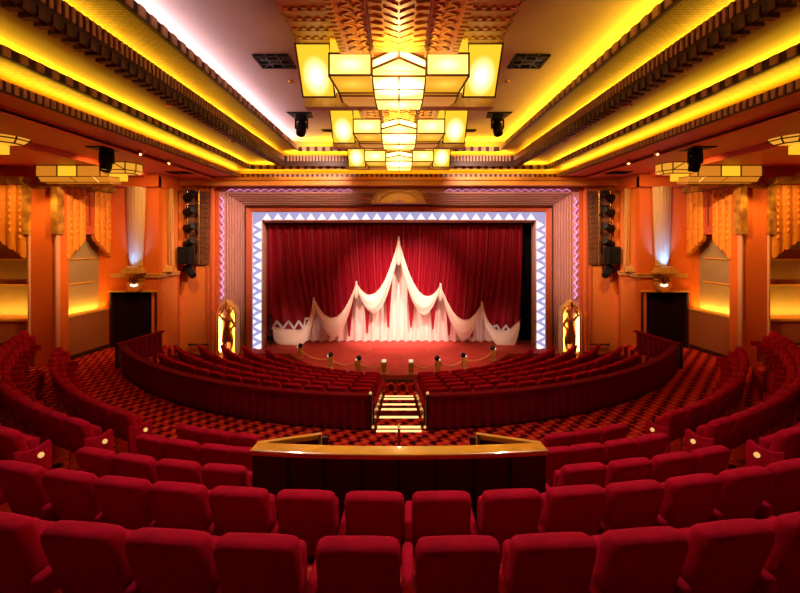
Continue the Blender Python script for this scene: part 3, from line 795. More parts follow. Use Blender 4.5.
for s in (-1, 1):
    fz = CZ-4.05
    window(s, 1 if s < 0 else 3, (s*10.76, 13.42), (-s*.22, 1.78), 1.79, CZ+1.55, CZ-2.62, fz, 'flank')
    window(s, 2 if s < 0 else 4, (s*11.52, 13.15), (s, 0.02), 2.45, CZ+1.60, CZ-2.62, fz, 'frontal')
    # pier
    pr = MB(); pr.box(s*11.40, s*10.60, 13.02, 13.4, fz-.1, CZ+1.55); struct('wall_%s' % SIDE[s], pr, M['orange'])
    pr = MB(); pr.box(s*11.52, s*10.62, 13.12, 13.5, fz-.1, TOP); struct('wall_%s' % SIDE[s], pr, M['orange'])
    tr = MB()
    for x in (11.44, 10.60): tr.box(s*(x-.02), s*(x+.03), 12.97, 13.12, fz, CZ+.05)
    struct('trim_15', tr, mat('glossy_cream_bead', (.75, .36, .22), .15))
    tr = MB()
    for x in (11.5, 10.62): tr.box(s*(x-.10), s*(x+.10), 12.92, 13.2, CZ+.05, CZ+1.62)
    tr.box(s*11.6, s*10.5, 12.95, 13.2, CZ+1.5, CZ+1.62)
    struct('trim_16', tr, M['onyx'])
    hr = MB()
    hr.bar((s*11.55, 12.95, CZ-3.33), (s*14.0, 12.98, CZ-3.33), .07, .07)
    hr.box(s*11.6, s*11.55, 12.95, 13.15, CZ-4.05, CZ-3.3)
    tag(hr.build('handrail', M['dark_wood'], bevel=.01), 'dark handrail under the window at the %s edge of the photo' % SIDE[s], 'handrail')

# ------------------------------------------------------------------ side doors, columns of light, crests, handrails
for s in (-1, 1):
    sd = SIDE[s]
    t = thing('door_%d' % (1 if s < 0 else 2), None, None, (s*9.6, 15.2, CZ-4.05), 0, kind='structure')
    dh = CZ-(292-VY)/F*15.2
    rows = []
    N = 90
    for z in (CZ-5.3, (CZ-4.05+dh)/2, dh):
        rows.append([(s*(10.42-1.62*i/N), 15.30+.05*sin(i*2*PI/6), z) for i in range(N+1)])
    mb = MB(); mb.grid(rows); mb.build('door_curtain', M['black_cloth'], t, smooth=True)
    mb = MB(); mb.box(s*10.46, s*10.40, 15.16, 15.3, CZ-5.3, dh); mb.box(s*8.82, s*8.76, 15.16, 15.3, CZ-5.3, dh); mb.build('door_frame', M['dark_wood'], t)
    mb = MB(); mb.box(s*10.5, s*8.74, 15.13, 15.26, dh, dh+.06); mb.build('lintel', M['gold_plaster'], t)
    # two tapering fluted glass uplight columns
    for j, (X, Y, w0, w1, ang) in enumerate(((9.47, 15.12, .24, .36, 0.0), (8.50, 15.8, .16, .2, s*1.15))):
        zb, zt = CZ-1.08, CZ+1.77
        lab = ['tapering fluted glass wall column lit blue at its foot, above the %s door', 'narrow fluted wall column lit blue at its foot, between %s door and spotlights'][j] % sd
        c = thing('light_column', lab, 'wall light', (s*X, Y, zb-.25), ang, 'blue lit wall columns')
        mb = MB(); n_ = 18; L = []
        for (z, w_) in ((zb, w0), (zb+.7, w0+(w1-w0)*.3), (zb+1.6, w0+(w1-w0)*.65), (zt, w1)):
            L.append([(w_*(-1+2*i/n_), -.14*sin(PI*i/n_)-.02*abs(sin(PI*i/3)), z-zb+.25) for i in range(n_+1)])
        mb.grid(L); g = mb.build('fluted_glass', M['glass_warm'], c, local=True, smooth=True)
        mb = MB(); mb.box(-w0*1.15, w0*1.15, -.25, .02, .16, .22); mb.box(-w0*1.35, w0*1.35, -.29, .02, .08, .16); mb.box(-w0*1.6, w0*1.6, -.32, .02, 0, .08)
        mb.build('pedestal', M['gold_plaster'], c, local=True, bevel=.012)
        mb = MB(); mb.box(-w0*.8, w0*.8, -.21, -.19, .22, .25); mb.build('lamp_trough', M['white_plaster'], c, local=True)
        Mx = MATRIX[c.name]
        p = Mx @ Vector((0, -.40, .30)); tgt = Mx @ Vector((0, -.05, 1.3))
        spot('column_lamp', tuple(Mx @ Vector((0, -.56, .05))), tuple(Mx @ Vector((0, -.06, .95))), (420 if s > 0 else 210)*(1 if j == 0 else .4), (.05, .22, 1.0), 62, .9, .04)
    # shield crest above the door
    c = thing('crest', 'gold shield crest with small white lamps over the %s doorway' % sd, 'crest', (s*9.47, 15.1, CZ-1.98), 0)
    pts = [(0, -.08), (.22, .02), (.30, .20), (.24, .28), (.32, .40), (.18, .42), (.08, .50), (0, .46)]
    pts = pts+[(-x, z) for x, z in pts[-2:0:-1]]
    mb = MB(); mb.prism([(s*9.47+x, 15.02, CZ-1.95+z) for x, z in pts], [(s*9.47+x*1.08, 15.14, CZ-1.95+z*1.04) for x, z in pts]); mb.build('shield', M['gold'], c, bevel=.015)
    mb = MB()
    for dx in (-.09, .0, .09): mb.ball((s*9.47+dx, 14.99, CZ-1.78+abs(dx)*.3), .034, 10, 1.3)
    mb.build('small_lamp', M['crest_glow'], c, smooth=True)
    mb = MB()
    for k in range(5):
        a = PI*(.15+.7*k/4); mb.bar((s*9.47, 15.0, CZ-1.70), (s*9.47+.24*cos(a), 15.0, CZ-1.70+.24*sin(a)), .03, .03)
    mb.build('ray', M['dentil'], c)
    # handrail on the lighting wall
    hr = MB(); hr.tube([(s*8.35, 16.75, CZ-4.33), (s*7.6, 16.75, CZ-4.33)], .035)
    hr.tube([(s*8.3, 16.75, CZ-4.33), (s*8.3, 16.92, CZ-4.36)], .02); hr.tube([(s*7.7, 16.75, CZ-4.33), (s*7.7, 16.92, CZ-4.36)], .02); hr.ball((s*8.35, 16.75, CZ-4.33), .06)
    tag(hr.build('handrail', M['dark_wood'], smooth=True), 'dark handrail on the stippled wall right beside the proscenium, %s side' % sd, 'handrail')
    # truss ladder and its spotlights
    xl, xr = 8.42, 7.68
    t = thing('lighting_ladder', 'dark lighting ladder in front of a lattice panel, %s of the proscenium' % sd, 'truss', (s*8.05, 16.85, CZ-1.1), 0, 'lighting ladders')
    mb = MB()
    for x in (8.40, 7.95): mb.tube([(s*x, 16.7, CZ-1.1), (s*x, 16.7, CZ+1.8)], .03)
    mb.build('upright', M['brass'], t)
    mb = MB()
    for k in range(8): mb.tube([(s*8.40, 16.7, CZ-1.0+k*.37), (s*7.95, 16.7, CZ-1.0+k*.37)], .018, 6)
    mb.build('rung', M['black'], t)
    mb = MB(); mb.box(s*8.46, s*7.62, 16.82, 16.88, CZ-1.15, CZ+1.8)
    for k in range(14):
        for q_ in range(3): mb.bar((s*(7.64+q_*.1), 16.80, CZ-1.1+k*.2), (s*(7.74+q_*.1), 16.80, CZ-1.0+k*.2), .03, .03); mb.bar((s*(7.74+q_*.1), 16.80, CZ-1.0+k*.2), (s*(7.64+q_*.1), 16.80, CZ-.9+k*.2), .03, .03)
    mb.build('lattice_panel', M['dentil'], t)
    def spotlight(X, Z, label, tilt, k=1.0):
        o = thing('spotlight', label, 'spotlight', (s*X, 16.5, CZ+Z), 0, 'spotlights on the %s ladder' % sd)
        Rm = Matrix.Translation((s*X, 16.42, CZ+Z)) @ Matrix.Rotation(-s*.9, 4, 'Z') @ Matrix.Rotation(PI/2+tilt, 4, 'X')
        mb = MB(); mb.lathe([(.001, .24*k), (.10*k, .23*k), (.13*k, .1*k), (.13*k, -.12*k), (.17*k, -.26*k), (.15*k, -.26*k), (.11*k, -.13*k), (.001, -.13*k)], (0, 0, 0), 14, Rm)
        b = mb.build('housing', M['black'], o, smooth=True)
        mb = MB(); mb.lathe([(.001, -.15*k), (.11*k, -.16*k), (.11*k, -.14*k), (.001, -.14*k)], (0, 0, 0), 14, Rm); mb.build('lens', M['lens'], b)
        mb = MB()
        for e in (-1, 1):
            p0 = Rm @ Vector((e*.15*k, 0, 0)); mb.bar(p0, (p0.x, p0.y+.05, CZ+Z+.2*k), .03)
        a_ = Rm @ Vector((.15*k, 0, 0)); b_ = Rm @ Vector((-.15*k, 0, 0))
        mb.bar((a_.x, a_.y+.05, CZ+Z+.2*k), (b_.x, b_.y+.05, CZ+Z+.2*k), .03)
        mb.bar((s*X, 16.44, CZ+Z+.2*k), (s*8.18, 16.7, CZ+Z+.2*k), .035)
        mb.build('yoke', M['black'], o)
    for j, (pz, nm) in enumerate(((1.58, 'topmost'), (.97, 'second from the top'), (.34, 'third from the top'), (-.26, 'fourth from the top'))):
        spotlight(8.16, pz, 'black spotlight %s on the ladder %s of the proscenium' % (nm, sd), (-.35, -.2, -.2, -.35)[j], 1.05)
        if j == 2:
            sp_ = None
    spotlight(8.15, -1.42, 'black spotlight below the loudspeaker on the wall %s of the proscenium' % sd, .5, 1.15)
    o = thing('loudspeaker', 'black loudspeaker box at the foot of the lighting ladder, %s of the proscenium' % sd, 'speaker', (s*8.3, 16.4, CZ-1.1), 0, 'wall loudspeakers')
    x0 = 8.28
    mb = MB(); mb.box(s*(x0+.24), s*(x0-.24), 16.12, 16.5, CZ-1.08, CZ-.42); mb.build('cabinet', M['black'], o, bevel=.02)
    mb = MB(); mb.box(s*(x0+.20), s*(x0-.20), 16.105, 16.125, CZ-1.03, CZ-.47); mb.build('grille', M['black_gloss'], o)
    mb = MB(); mb.box(s*(x0+.05), s*(x0-.05), 16.5, 16.85, CZ-.8, CZ-.7); mb.build('bracket', M['black'], o)

# ------------------------------------------------------------------ proscenium
def uframe(mb, prof, zb=None):
    """sweep a profile of (half width, top, y) triples round the opening"""
    zb = CZ-5.7 if zb is None else zb
    st_ = [[(-X, y, zb), (-X, y, CZ+u), (X, y, CZ+u), (X, y, zb)] for X, u, y in prof]
    mb.loops([[st_[j][i] for j in range(len(prof))] for i in range(4)], closed=False, caps=False)
def hw(px, Y): return (VX-px)/F*Y
def up(py, Y): return (VY-py)/F*Y
def fr(name, pts, m):
    """pts: (px of the left side, py of the top, y)"""
    mb = MB(); uframe(mb, [(hw(a, Y), up(b, Y), Y) for a, b, Y in pts]); return struct(name, mb, m)
Y0 = 17.15
fr('trim_17', [(212, 184, Y0), (216.5, 186.5, Y0-.08), (219, 188, Y0-.08), (219, 188, Y0+.05)], M['frame_red'])
fr('trim_18', [(219, 188, Y0+.05), (225.5, 193, Y0+.05), (225.5, 193, Y0+.12)], M['frame_rose'])
fl = []
for i in range(7):
    a = 225.5+i*2.75; b = 193+i*1.75; Y = Y0+.12+i*.10
    fl += [(a, b, Y), (a+1.6, b+1.0, Y-.05), (a+2.4, b+1.5, Y)]
fr('trim_19', fl, M['frame_pink'])
fr('trim_20', [(244.8, 205.2, 17.85), (246.2, 206.2, 17.75), (246.2, 206.2, 17.95)], M['dentil'])
fr('trim_21', [(246.2, 206.2, 17.92), (252, 211.5, 17.98), (252, 211.5, 18.05)], M['frame_red'])
fr('trim_22', [(262.0, 220.0, 18.10), (266.5, 224.5, 18.85), (266.5, 224.5, 19.0)], M['jamb'])
# zigzag border of the opening: glow put into the band and its raised white triangles
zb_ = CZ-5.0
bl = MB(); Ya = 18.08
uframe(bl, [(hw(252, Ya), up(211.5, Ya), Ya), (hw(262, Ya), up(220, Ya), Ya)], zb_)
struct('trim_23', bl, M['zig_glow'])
tri = MB()
Xo, Xi, To, Ti = hw(252.6, Ya), hw(261.5, Ya), up(212, Ya), up(219.7, Ya)
def triangle(mb, a, b, c, y0, y1):
    cen = [(a[i]+b[i]+c[i])/3 for i in range(2)]
    A = [(p[0], y0, p[1]) for p in (a, b, c)]
    B = [(cen[0]+(p[0]-cen[0])*.6, y1, cen[1]+(p[1]-cen[1])*.6) for p in (a, b, c)]
    mb.prism(A, B)
n_ = 25; wdt = 2*Xi/n_
for i in range(n_):
    x = -Xi+i*wdt; triangle(tri, (x+.04, CZ+Ti), (x+wdt-.04, CZ+Ti), (x+wdt/2, CZ+To-.05), Ya-.01, Ya-.09)
n_ = 13; z0_, z1_ = zb_, CZ+Ti; hgt = (z1_-z0_)/n_
for s in (-1, 1):
    for i in range(n_):
        z = z0_+i*hgt; triangle(tri, (s*Xi, z+.04), (s*Xi, z+hgt-.04), (s*(Xo-.05), z+hgt/2), Ya-.01, Ya-.09)
        triangle(tri, (s*(Xo-.02), z-hgt/2+.12), (s*(Xo-.02), z+hgt/2-.12), (s*(Xi+.2), z), Ya-.01, Ya-.05)
struct('trim_24', tri, M['zig_white'])
ed = MB()
uframe(ed, [(hw(251.6, Ya-.05), up(211.2, Ya-.05), Ya-.05), (hw(252.6, Ya-.05), up(212.1, Ya-.05), Ya-.05)], zb_)
uframe(ed, [(hw(261.4, Ya-.05), up(219.6, Ya-.05), Ya-.05), (hw(262.3, Ya-.05), up(220.4, Ya-.05), Ya-.05)], zb_)
struct('trim_25', ed, M['white_plaster'])
# lilac neon zigzag in the outer frame
Yn = Y0-.02
xn = hw(222.3, Yn); tn = up(190.2, Yn)
def zig(a, b, n, amp, nrm):
    a = Vector(a); b = Vector(b); nrm = Vector(nrm); P_ = []
    for i in range(2*n+1): P_.append(a+(b-a)*i/(2*n)+nrm*(amp if i % 2 else -amp))
    return P_
for s in (-1, 1):
    mb = MB(); mb.tube(zig((s*xn, Yn, CZ-2.55), (s*xn, Yn, CZ+tn-.3), 13, .06, (1, 0, 0)), .028, 6)
    tag(mb.build('neon_tube', M['neon_pink'], smooth=True), 'lilac zigzag neon tube running up the %s proscenium frame' % SIDE[s], 'neon tube', 'lilac neon tubes of the proscenium')
    mb = MB(); mb.tube(zig((s*(hw(224.5, Yn)+.0), Yn+.03, CZ-2.55), (s*hw(224.5, Yn), Yn+.03, CZ-1.1), 9, .02, (1, 0, 0)), .016, 6)
    mb = MB(); mb.tube(zig((s*1.9, Yn, CZ+tn), (s*(xn-.2), Yn, CZ+tn), 15, .05, (0, 0, 1)), .012, 6)
    tag(mb.build('neon_tube', M['neon_pink'], smooth=True), 'lilac zigzag neon tube along the top of the proscenium, %s half' % SIDE[s], 'neon tube', 'lilac neon tubes of the proscenium')
# filling behind the frame so that the wall is solid
pw = MB()
for s in (-1, 1): pw.box(s*9.3, s*6.2, 19.0, 19.1, CZ-6.0, TOP)
pw.box(-9.3, 9.3, 19.0, 19.1, CZ+.55, TOP)
pw.box(-9.3, 9.3, 17.2, 19.1, CZ+2.06, CZ+2.2)
for s in (-1, 1): pw.box(s*9.3, s*7.75, 17.1, 19.1, CZ-6, CZ+2.1)
struct('wall_stage', pw, M['frame_dark'])
# sunburst relief at the top centre
t = thing('sunburst_relief', 'gold sunburst plaster relief at the top centre of the proscenium frame', 'relief', (0.05, 17.3, CZ+1.35), 0)
Yr = 17.12; c0 = (.0, CZ+1.33)
mb = MB(); half = [(c0[0]+1.1*cos(PI*i/20), Yr+.35, c0[1]+.62*sin(PI*i/20)) for i in range(21)]
mb.prism(half, [(x, Yr+.02, z) for x, y, z in half]); mb.build('fan', M['frame_rose'], t)
mb = MB()
for i in range(1, 16):
    a = PI*i/16; mb.bar((c0[0]+.35*cos(a), Yr, c0[1]+.18*sin(a)), (c0[0]+1.05*cos(a), Yr, c0[1]+.58*sin(a)), .035, .05)
mb.build('ray', M['gold'], t)
for r_, mm in ((1.1, 'gold_bright'), (.78, 'gold_bright')):
    mb = MB(); mb.tube([(c0[0]+r_*cos(PI*i/24), Yr-.02, c0[1]+.6*r_*sin(PI*i/24)) for i in range(25)], .035, 6); mb.build('arch_moulding', M[mm], t, smooth=True)
for s in (-1, 1):
    mb = MB()
    for k in range(4):
        pts = []
        for i in range(10):
            f = i/9; pts.append((c0[0]+s*(1.1+.6*f), Yr+.02, c0[1]+.08+k*.09+.06*sin(f*PI)*(1 if k % 2 else -1)*(1-f)))
        mb.tube(pts, [.035*(1-.7*i/9) for i in range(10)], 6)
    mb.build('scroll', M['gold'], t, smooth=True)

# niches and gilded statues
def statue_mesh(s):
    """a dancing figure, one continuous skin; x positive is away from the stage"""
    J = [(0, 0, 1.02), (0, .0, 1.22), (-.03, 0, 1.42), (-.04, 0, 1.56), (-.06, 0, 1.64), (-.07, -.01, 1.78),   # pelvis..head 0-5
         (.14, 0, 1.47), (.30, -.04, 1.66), (.16, -.05, 1.90), (.10, -.05, 2.02),                                       # raised arm 6-9
         (-.20, 0, 1.46), (-.32, -.08, 1.28), (-.20, -.18, 1.12), (-.16, -.20, 1.05),                                  # other arm 10-13
         (.10, 0, .95), (.12, -.03, .54), (.10, 0, .10), (.09, -.13, .03),                                               # standing leg 14-17
         (-.10, 0, .95), (-.26, -.18, .66), (-.14, .06, .34), (-.10, .02, .20)]                                        # lifted leg 18-21
    Ed = [(0, 1), (1, 2), (2, 3), (3, 4), (4, 5), (3, 6), (6, 7), (7, 8), (8, 9), (3, 10), (10, 11), (11, 12), (12, 13),
          (0, 14), (14, 15), (15, 16), (16, 17), (0, 18), (18, 19), (19, 20), (20, 21)]
    Rr = [.16, .12, .16, .12, .055, .105, .065, .05, .04, .035, .065, .05, .04, .035, .115, .075, .045, .035, .115, .08, .05, .035]
    me = bpy.data.meshes.new('tmp'); me.from_pydata([(s*x, y, z) for x, y, z in J], Ed, [])
    o = bpy.data.objects.new('tmp', me); link(o)
    md = o.modifiers.new('s', 'SKIN')
    for i, v in enumerate(me.skin_vertices[0].data): v.radius = (Rr[i], Rr[i]); v.use_root = (i == 0)
    o.modifiers.new('d', 'SUBSURF').levels = 2
    dg = bpy.context.evaluated_depsgraph_get(); dg.update()
    m2 = bpy.data.meshes.new_from_object(o.evaluated_get(dg)); bpy.data.objects.remove(o)
    for p in m2.polygons: p.use_smooth = True
    return m2
for s in (-1, 1):
    sd = SIDE[s]
    X = 7.02; Yq = 17.15; zb = CZ-4.95
    t = thing('statue_niche', 'tall pointed golden niche lit from within, in the %s proscenium frame' % sd, 'niche', (s*X, Yq, zb), 0, 'lit niches of the proscenium')
    prof = [(-.36, 0), (.36, 0), (.36, 1.75), (.28, 2.0), (.12, 2.12), (0, 2.30), (-.12, 2.12), (-.28, 2.0), (-.36, 1.75)]
    mb = MB(); mb.prism([(s*X+x, Yq+.30, zb+z) for x, z in prof], [(s*X+x, Yq+.35, zb+z) for x, z in prof])
    mb.build('niche_back', mat('niche_gold', (.95, .78, .22), .6), t)
    mb = MB(); n_ = len(prof)
    out = [(x*1.12, z*1.02) for x, z in prof]
    mb.loops([[(s*X+p[i][0], yy, zb+p[i][1]) for i in list(range(1, n_))+[0]] for p, yy in ((prof, Yq+.3), (prof, Yq-.12), (out, Yq-.12), (out, Yq+.3))], closed=False, caps=False)
    mb.build('niche_surround', M['gold_bright'], t)
    mb = MB(); mb.box(s*X-.36, s*X+.36, Yq-.25, Yq+.3, zb-.12, zb+.05); mb.build('niche_base', M['gold_plaster'], t)
    st_ = thing('statue', 'gilded statue of a dancing figure with one arm raised, in the %s niche' % sd, 'statue', (s*(X-.02), Yq-.02, zb+.05), 0, 'gilded dancing statues')
    o = bpy.data.objects.new('figure', statue_mesh(s)); link(o); o.parent = st_; o.data.materials.append(M['bronze'])
    mb = MB(); mb.lathe([(.001, 0), (.2, 0), (.2, .05), (.17, .07), (.001, .07)], (0, 0, -.0), 20); mb.build('base', M['bronze'], st_, local=True, smooth=True)
    L = []
    for k in range(7):
        f = k/6; z = 1.10-.55*f; r0 = .15+.07*f
        L.append([(r0*cos(2*PI*i/28)*(1+.10*cos(i*2*PI/4))-s*.02, r0*.7*sin(2*PI*i/28)*(1+.1*cos(i*2*PI/4)), z+.06*f*sin(2*PI*i/7)) for i in range(28)])
    mb = MB(); mb.loops(L, caps=False); mb.build('skirt', M['bronze'], st_, local=True, smooth=True)
    mb = MB(); mb.ball((-s*.075, .02, 1.83), .105, 12, 1.0); mb.build('hair', M['bronze'], st_, local=True, smooth=True)
    for e in (-1, 1):
        area_strip('niche_lamp', (s*X+e*.32, Yq+.02, zb+.25), (s*X+e*.32, Yq+.02, zb+1.75), .05, 26, (1, .66, .16), (-e*.35, 1, 0))

# ------------------------------------------------------------------ stage curtains
YC = 18.95
def catline(a, b, sag, n=32, pw=1.0):
    out = []
    for i in range(n+1):
        f = i/n; out.append((a[0]+(b[0]-a[0])*f, a[1]+(b[1]-a[1])*f+sag*4*f*(1-f)))
    return out
def spline(pts, n=32):
    """smooth polyline through pixel points, resampled evenly"""
    P_ = [Vector((*p, 0)) for p in pts]; out = []
    for i in range(len(P_)-1):
        p0, p1, p2, p3 = P_[max(i-1, 0)], P_[i], P_[i+1], P_[min(i+2, len(P_)-1)]
        for k in range(12):
            t = k/12
            out.append(.5*((2*p1)+(p2-p0)*t+(2*p0-5*p1+4*p2-p3)*t*t+(3*p1-p0-3*p2+p3)*t**3))
    out.append(P_[-1])
    L = [0]
    for i in range(1, len(out)): L.append(L[-1]+(out[i]-out[i-1]).length)
    res = []; j = 0
    for i in range(n+1):
        d = L[-1]*i/n
        while j < len(L)-2 and L[j+1] < d: j += 1
        f = (d-L[j])/max(1e-6, L[j+1]-L[j]); q = out[j]+(out[j+1]-out[j])*min(1, f); res.append((q.x, q.y))
    return res
PK = [(269, 330), (315, 298), (357, 282), (398.7, 238), (440, 284), (481, 302), (521, 326)]
SEC = [spline([(266, 334), (285, 333), (303, 332), (311, 318), (315, 298)]),
       catline(PK[1], PK[2], 26), catline(PK[2], PK[3], 30), catline(PK[3], PK[4], 30), catline(PK[4], PK[5], 25),
       spline([(481, 302), (486, 318), (495, 333), (508, 334), (519, 326)])]
TOPX = [266, 308, 352, 398.7, 445, 489, 522]
curt = thing('stage_curtain', 'tall crimson swagged stage curtain edged with cream satin swags', 'curtain', (0, YC, zs), 0)
for k, sec in enumerate(SEC):
    n_ = 96; rows = []
    fine = []
    m_ = len(sec)-1
    for i in range(n_+1):
        f = i/n_*m_; j = min(int(f), m_-1); g = f-j
        fine.append((sec[j][0]+(sec[j+1][0]-sec[j][0])*g, sec[j][1]+(sec[j+1][1]-sec[j][1])*g))
    nf = [6, 7, 8, 8, 7, 6][k]
    for r in range(21):
        g = r/20; row = []
        for i in range(n_+1):
            f = i/n_; bx, by = fine[i]
            tx = TOPX[k]+(TOPX[k+1]-TOPX[k])*f
            # folds fall straight, then swing out towards the swag
            e = g**2.2
            px = tx+(bx-tx)*(g*.3+e*.7); py = 221+(by+2-221)*g
            ph = 2*PI*nf*f+.5*sin(3*f*PI+k)
            amp = .05+.03*g
            y = YC-.10+amp*sin(ph)+.02*sin(2.7*ph+1)-.10*g*sin(PI*f)
            x, _, z = at(px, py, YC); row.append((x, y, z))
        rows.append(row)
    mb = MB(); mb.grid(rows); mb.build('drape', M['red_drape'], curt, smooth=True)
def swag(upper, lower, name='swag', bul=.16):
    n_ = len(upper)-1; rows = []
    for r in range(9):
        g = r/8; row = []
        for i in range(n_+1):
            px = upper[i][0]+(lower[i][0]-upper[i][0])*g; py = upper[i][1]+(lower[i][1]-upper[i][1])*g
            x, _, z = at(px, py, YC)
            row.append((x, YC-.30-bul*sin(PI*min(1, .1+g*.9))*sin(PI*(.06+.88*i/n_))-.02*sin(g*14+i*.3), z))
        rows.append(row)
    back = [[(x, YC-.18, z) for x, y, z in rows[0]], [(x, YC-.18, z) for x, y, z in rows[-1]]]
    mb = MB(); mb.grid([back[0]]+rows+[back[1]]+[back[0]]); return mb.build(name, M['cream'], curt, smooth=True)
swag(SEC[1], catline((315, 301), (357, 285), 43)); swag(SEC[2], catline((357, 285), (398.7, 252), 42))
swag(SEC[3], catline((398.7, 252), (440, 287), 42)); swag(SEC[4], catline((440, 287), (481, 305), 41))
swag(spline([(275, 326), (290, 328), (303, 327.5), (311, 316), (315, 298)]), spline([(275, 330), (277, 340), (287, 344.2), (303, 343), (310, 334), (315, 318)]), 'swag_tail', .10)
swag(spline([(481, 302), (486, 318), (495, 328), (507, 328), (518, 320)]), spline([(481.5, 312), (486, 330), (496, 344), (506, 347), (514, 341), (517.5, 328)]), 'swag_tail', .10)
for (px, py) in ((315, 297), (357, 281), (398.7, 237), (440, 283), (481, 301)):
    x, _, z = at(px, py, YC); big = px == 398.7
    mb = MB(); mb.tube([(x, YC-.26, z+.03), (x, YC-.28, z-.25), (x, YC-.28, z-(.95 if big else .5)), (x, YC-.22, z-(1.25 if big else .75))], [.03, .07, .17 if big else .12, .05], 12)
    mb.build('swag_gather', M['cream'], curt, smooth=True)
def crown(pts):
    P_ = [Vector(at(px, py, YC))+Vector((0, -.34, 0)) for px, py in pts]
    mb = MB()
    for a, b in zip(P_, P_[1:]): mb.bar(a, b, .05, .09)
    mb.build('zigzag_trim', M['white_plaster'], curt)
crown([(274.5, 327), (279, 319.5), (285, 327), (290.5, 319.5), (296, 327), (300.5, 319.5), (305.5, 327), (307, 317), (310, 317)])
crown([(487, 322), (491, 326), (495, 323.5), (499, 330), (504, 324), (508.5, 330)])
bl = thing('back_curtain', 'pleated blush and cream satin curtain showing below the crimson swags', 'curtain', (0, YC+.3, zs), 0)
rows = []; n_ = 420
for r in range(9):
    g = r/8; row = []
    for i in range(n_+1):
        f = i/n_; x = -5.3+10.3*f
        ph = 2*PI*27*f+.6*sin(11*f)
        row.append((x+.02*sin(7*g+ph), YC+.30+(.07+.02*g)*sin(ph)+.03*sin(ph*.37+1), CZ-.55+(zs+.03-CZ+.55)*g+(.015*sin(ph+1) if r == 8 else 0)))
    rows.append(row)
mb = MB(); mb.grid(rows); mb.build('pleated_drape', M['blush'], bl, smooth=True)
for (px, py, yb) in ((367, 304, 334), (388, 290, 328), (328, 328, 338), (349, 312, 337), (411, 299, 328), (433, 305, 330), (449, 310, 336), (472, 328, 338)):
    x, _, z = at(px, py-10, YC+.05); z2 = CZ-(yb-VY)/F*YC; L = []
    for k in range(8):
        f = k/7; r_ = .13*(1-f)+.03
        L.append([(x+(r_*(1+.25*cos(5*q*2*PI/30)))*cos(2*PI*q/30), YC+.10+.4*r_*(1+.25*cos(5*q*2*PI/30))*sin(2*PI*q/30), z+(z2-z)*f) for q in range(30)])
    mb = MB(); mb.loops(L); mb.build('red_tail', M['red_drape'], bl, smooth=True)
# black masking round the stage
mk = MB()
for s in (-1, 1): mk.box(s*6.6, s*5.55, 19.5, 19.55, zs-.1, CZ+1.2)
mk.box(-6.6, 6.6, 20.9, 21.1, zs-.2, CZ+2); mk.box(-6.6, 6.6, 19.3, 21.0, CZ+1.0, CZ+1.1)
for s in (-1, 1): mk.box(s*6.65, s*6.55, 19.0, 21.0, zs-.2, CZ+1.2)
struct('wall_front', mk, M['black_stage'])
mk = MB(); mk.box(-6.1, 6.1, YC-.38, YC-.30, CZ+.50, CZ+.75)
tag(mk.build('curtain_pelmet', M['black_stage']), 'narrow black pelmet hiding the head of the stage curtain', 'pelmet')
fx = MB()
fx.box(*[v for v in (at(268.5, 0, 18.7)[0]-.05, at(268.5, 0, 18.7)[0]+.05)], 18.6, 18.75, CZ-3.72, CZ-3.55)
for (px, py) in ((270, 318), (520, 321)):
    p = at(px, py, 18.6); mb = MB(); mb.lathe([(.001, 0), (.06, 0), (.07, .16), (.001, .17)], p, 10)
    mb.bar((p[0], 18.65, p[2]), (p[0], 18.65, zs), .03)
    tag(mb.build('floor_stand_light', M['black_gloss'], smooth=True), 'small dark stand light at the %s edge of the stage curtain' % ('left' if px < 400 else 'right'), 'stage light')

# ------------------------------------------------------------------ rope posts along the apron
def solve(px, c, R):
    """angle on the arc that shows at this column of the picture"""
    lo, hi = -.95, .95
    for _ in range(60):
        a = (lo+hi)/2; x, y = arc(c, R, a)
        if VX+F*x/y < px: lo = a
        else: hi = a
    return (lo+hi)/2
PP = [300, 330, 358, 384, 411, 438, 464, 493]
PLAB = ['gold rope post farthest left on the stage edge', 'gold rope post second from the left on the stage edge', 'gold rope post third from the left, with a dark ball top', 'gold rope post with a lit cap just left of the central steps',
        'gold rope post with a lit cap just right of the central steps', 'gold rope post third from the right, with a dark ball top', 'gold rope post second from the right on the stage edge', 'gold rope post farthest right on the stage edge']
PT = []
for i, px in enumerate(PP):
    a = solve(px, FC, 4.98); x, y = arc(FC, 4.98, a)
    t = thing('rope_post', PLAB[i], 'post', (x, y, zs), a, 'gold rope posts along the stage edge')
    mb = MB(); mb.loops([[(sx*w_, sy*d_, z) for sx, sy in ((-1, -1), (1, -1), (1, 1), (-1, 1))] for w_, d_, z in ((.13, .09, 0), (.13, .09, .04), (.085, .06, .06), (.10, .07, .38), (.08, .06, .42))])
    mb.build('post_body', M['gold_plaster'], t, local=True, bevel=.008)
    if i in (3, 4):
        mb = MB(); mb.box(-.075, .075, -.06, .06, .42, .50); mb.build('lit_cap', M['tip'], t, local=True, bevel=.015)
    else:
        mb = MB(); mb.ball((.03 if x < 0 else -.03, 0, .50), .10, 14); b = mb.build('ball_top', M['black_gloss'], t, local=True, smooth=True)
        mb = MB(); mb.ball((-.03 if x < 0 else .03, -.085, .47), .035, 8); mb.build('bulb', M['tip'], t, local=True, smooth=True)
        mb = MB(); mb.tube([(-.1 if x < 0 else .1, 0, .36), (-.14 if x < 0 else .14, -.02, .22)], .02, 6); mb.build('tassel', M['gold'], t, local=True)
    PT.append(Vector((x, y, zs+.34)))
RL = [(0, 1), (1, 2), (2, 3), (4, 5), (5, 6), (6, 7)]
